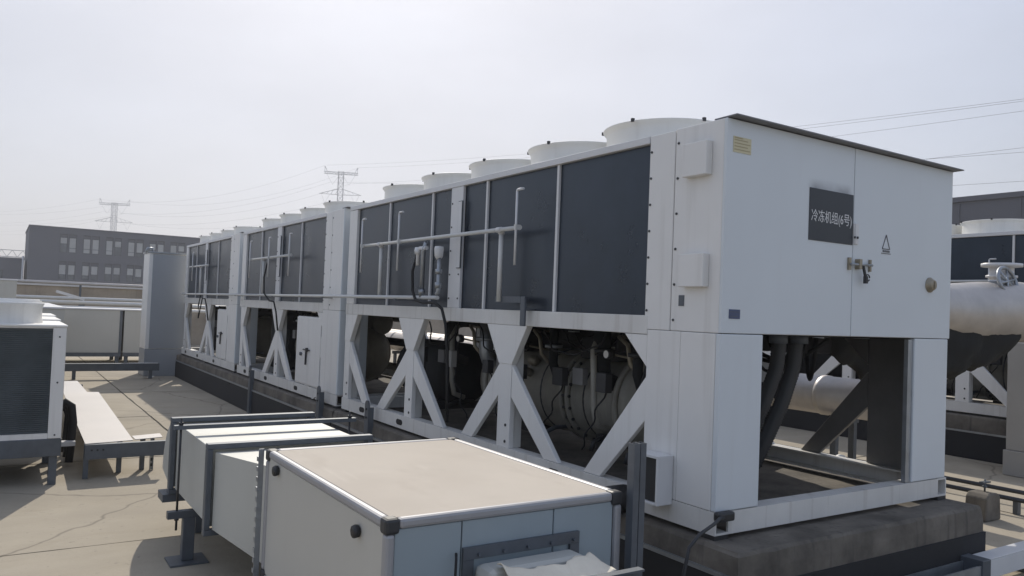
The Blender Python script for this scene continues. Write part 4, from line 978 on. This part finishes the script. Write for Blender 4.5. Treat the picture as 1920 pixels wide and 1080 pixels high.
wd = MB().box(8.01, 8.1, .15, .25, 13.31, 15.19).box(9.1, 9.19, .15, .25, 13.31, 15.19).build('window', 'window_frame', lb_)
MB().box(8.101, 9.099, .18, .2, 13.31, 15.19).build('pane', 'glass', wd)
MB().cyl((11.18, -.12, 9), (11.18, -.12, 17.0), .11, 10).build('downpipe', 'trim_white', lb_)
rbd = thing('factory_building', 'plain grey factory wall above the second row at the right edge', 'building', (45, 12, -11.5))
MB().box(0, 20, -25, 45, 0, 20.2).build('wall', 'building_wall', rbd)
MB().box(-.15, 20.1, -25.1, 45.1, 20.201, 20.5).build('coping', 'building_wall', rbd)
b = MB()
for k in range(20): MB().box(-.06, -.001, -24+3.4*k, -23.9+3.4*k, 0, 20.1).build('wall_rib', 'building_wall', rbd)

# ------------------------------------------------------------------ crane jib, pylons, power lines
cj = thing('crane_jib', 'horizontal lattice crane jib showing above the annex at the far left', 'crane', (-40, 205, -11.5))
b = MB(); zb, zt = 20.2, 21.7
for (y, z) in ((-.7, zb), (.7, zb), (0, zt)): b.bar((-10, y, z), (42, y, z), .12, .12)
for k in range(26):
    x = -10+2*k
    for y in (-.7, .7): b.bar((x, y, zb), (x+1, 0, zt), .07, .07); b.bar((x+1, 0, zt), (x+2, y, zb), .07, .07)
b.build('jib', 'steel_far', cj)
b = MB()
for sx in (-.8, .8):
    for sy in (-.8, .8): b.bar((-30+sx, sy, 0), (-30+sx, sy, 26), .14, .14)
b.build('mast', 'steel_far', cj); MB().bar((-30, 0, zb), (-10, 0, zb), .4, .4).build('counter_jib', 'steel_far', cj)
MB().bar((-30, 0, 26), (5, 0, zt), .06, .06).build('tie_bar', 'steel_far', cj)

def pylon(loc, rz, label, H, span):
    t = thing('pylon', label, 'pylon', loc, 'power line pylons', rz)
    b = MB(); w_ = .22
    def leg(z): return 4.2*(1-z/(H*.72))+1.25 if z < H*.72 else 1.25
    lv = [0, H*.12, H*.24, H*.36, H*.47, H*.56, H*.64, H*.70]+[H*(.70+.30*k/8) for k in range(1, 9)]
    for sx in (-1, 1):
        for sy in (-1, 1):
            for a, c_ in zip(lv[:-1], lv[1:]): b.bar((sx*leg(a), sy*leg(a), a), (sx*leg(c_), sy*leg(c_), c_), w_, w_)
    for a, c_ in zip(lv[:-1], lv[1:]):
        for s_ in (-1, 1):
            b.bar((-leg(a), s_*leg(a), a), (leg(c_), s_*leg(c_), c_), .12, .12); b.bar((leg(a), s_*leg(a), a), (-leg(c_), s_*leg(c_), c_), .12, .12)
            b.bar((s_*leg(a), -leg(a), a), (s_*leg(c_), leg(c_), c_), .12, .12)
            b.bar((-leg(c_), s_*leg(c_), c_), (leg(c_), s_*leg(c_), c_), .12, .12)
    b.build('tower', 'steel_far', t)
    # upper box arm
    b = MB(); S = span/2; za, zc = H-1.3, H
    for y in (-.7, .7):
        b.bar((-S, y, zc-.3), (S, y, zc-.3), .16, .16); b.bar((-S, y, za), (S, y, za), .16, .16)
        n = 14
        for k in range(n):
            x0, x1 = -S+2*S*k/n, -S+2*S*(k+1)/n
            b.bar((x0, y, za if k % 2 else zc-.3), (x1, y, zc-.3 if k % 2 else za), .1, .1)
    for s_ in (-1, 1):
        b.bar((s_*S*.82, 0, zc-.3), (s_*S*.95, 0, zc+2.3), .18, .18); b.bar((s_*S*.98, 0, zc-.3), (s_*S*.95, 0, zc+2.3), .18, .18); b.bar((s_*S*.86, 0, zc+1.0), (s_*S*1.02, 0, zc+2.2), .14, .14)
    b.build('top_arm', 'steel_far', t)
    b = MB(); zl = H-11.5; S2 = span*.62
    for s_ in (-1, 1):
        for y in (-.6, .6):
            b.bar((s_*1.2, y, zl), (s_*S2, 0, zl+.2), .15, .15); b.bar((s_*1.2, y, zl+2.8), (s_*S2, 0, zl+.2), .15, .15)
            for k in range(4):
                f0, f1 = k/4, (k+.5)/4
                b.bar((s_*(1.2+(S2-1.2)*f0), y*(1-f0), zl+2.8*(1-f0)), (s_*(1.2+(S2-1.2)*f1), y*(1-f1), zl), .08, .08)
    b.build('lower_arm', 'steel_far', t)
    b = MB()
    for s_ in (-1, 1):
        b.bar((s_*S*.85, 0, za), (s_*S*.48, 0, za-5.2), .09, .09); b.bar((s_*1.2, 0, za-1), (s_*S*.48, 0, za-5.2), .09, .09)
        b.bar((s_*S2*.9, 0, zl+.1), (s_*S2*.72, 0, zl-4.5), .09, .09); b.bar((s_*S2*.5, 0, zl), (s_*S2*.72, 0, zl-4.5), .09, .09)
    b.build('insulator_strings', 'steel_far', t)
    return t
p1 = pylon((52.4, 520, -11.5), R(-26), 'lattice power pylon rising behind the office building', 67.5, 17.5)
p2 = pylon((136.2, 369.8, -11.5), R(-26), 'larger lattice power pylon rising above the chiller fans', 78.0, 16.5)
P1 = [(45.5, 524, 45), (60, 516, 44), (47, 523, 50.5), (58.5, 517, 50), (44.5, 525, 57.8), (60.5, 516, 57.3)]
P2 = [(129.5, 373.5, 50.5), (143.5, 365.5, 49.5), (132, 372.5, 61.2), (140.5, 367.5, 60.8), (129.5, 374, 69.5), (143.5, 366, 69)]
E3 = [(168, 60, 30.5), (168, 52, 37.5), (168, 58, 36), (168, 50, 44.5), (168, 61, 47), (168, 49, 46)]
def wire(a, c_, sag, label, n=40):
    a, c_ = Vector(a), Vector(c_); pts = []
    for i in range(n+1):
        u = i/n; q = a.lerp(c_, u); q.z -= sag*4*u*(1-u); pts.append(q)
    tag(MB().tube(pts, .042, 5).build('power_line', 'wire'), label, 'power line', 'overhead power lines')
nm = ['lowest left', 'lowest right', 'middle left', 'middle right', 'top left earth', 'top right earth']
for k in range(6):
    wire(P1[k], P2[k], 6+.5*k, 'thin '+nm[k]+' wire of the span between the two pylons')
    e = Vector(P1[k])+Vector((-90, 140, -4)); wire(P1[k], e, 4, 'thin '+nm[k]+' wire leaving the far pylon to the left')
    wire(P2[k], E3[k], 3, 'thin '+nm[k]+' wire crossing the sky right of the nearest chiller')

# ------------------------------------------------------------------ haze in the air
hz = MB().box(-400, 400, -60, 760, -13, 82).build('haze', 'wire'); hz['kind'] = 'stuff'
hm = bpy.data.materials.new('haze'); hm.use_nodes = True; hm.node_tree.nodes.clear()
ho = hm.node_tree.nodes.new('ShaderNodeOutputMaterial'); hv = hm.node_tree.nodes.new('ShaderNodeVolumePrincipled')
hv.inputs['Color'].default_value = (.93, .95, 1, 1); hv.inputs['Density'].default_value = .0011; hv.inputs['Anisotropy'].default_value = .3
hm.node_tree.links.new(hv.outputs[0], ho.inputs['Volume']); hz.data.materials.clear(); hz.data.materials.append(hm)
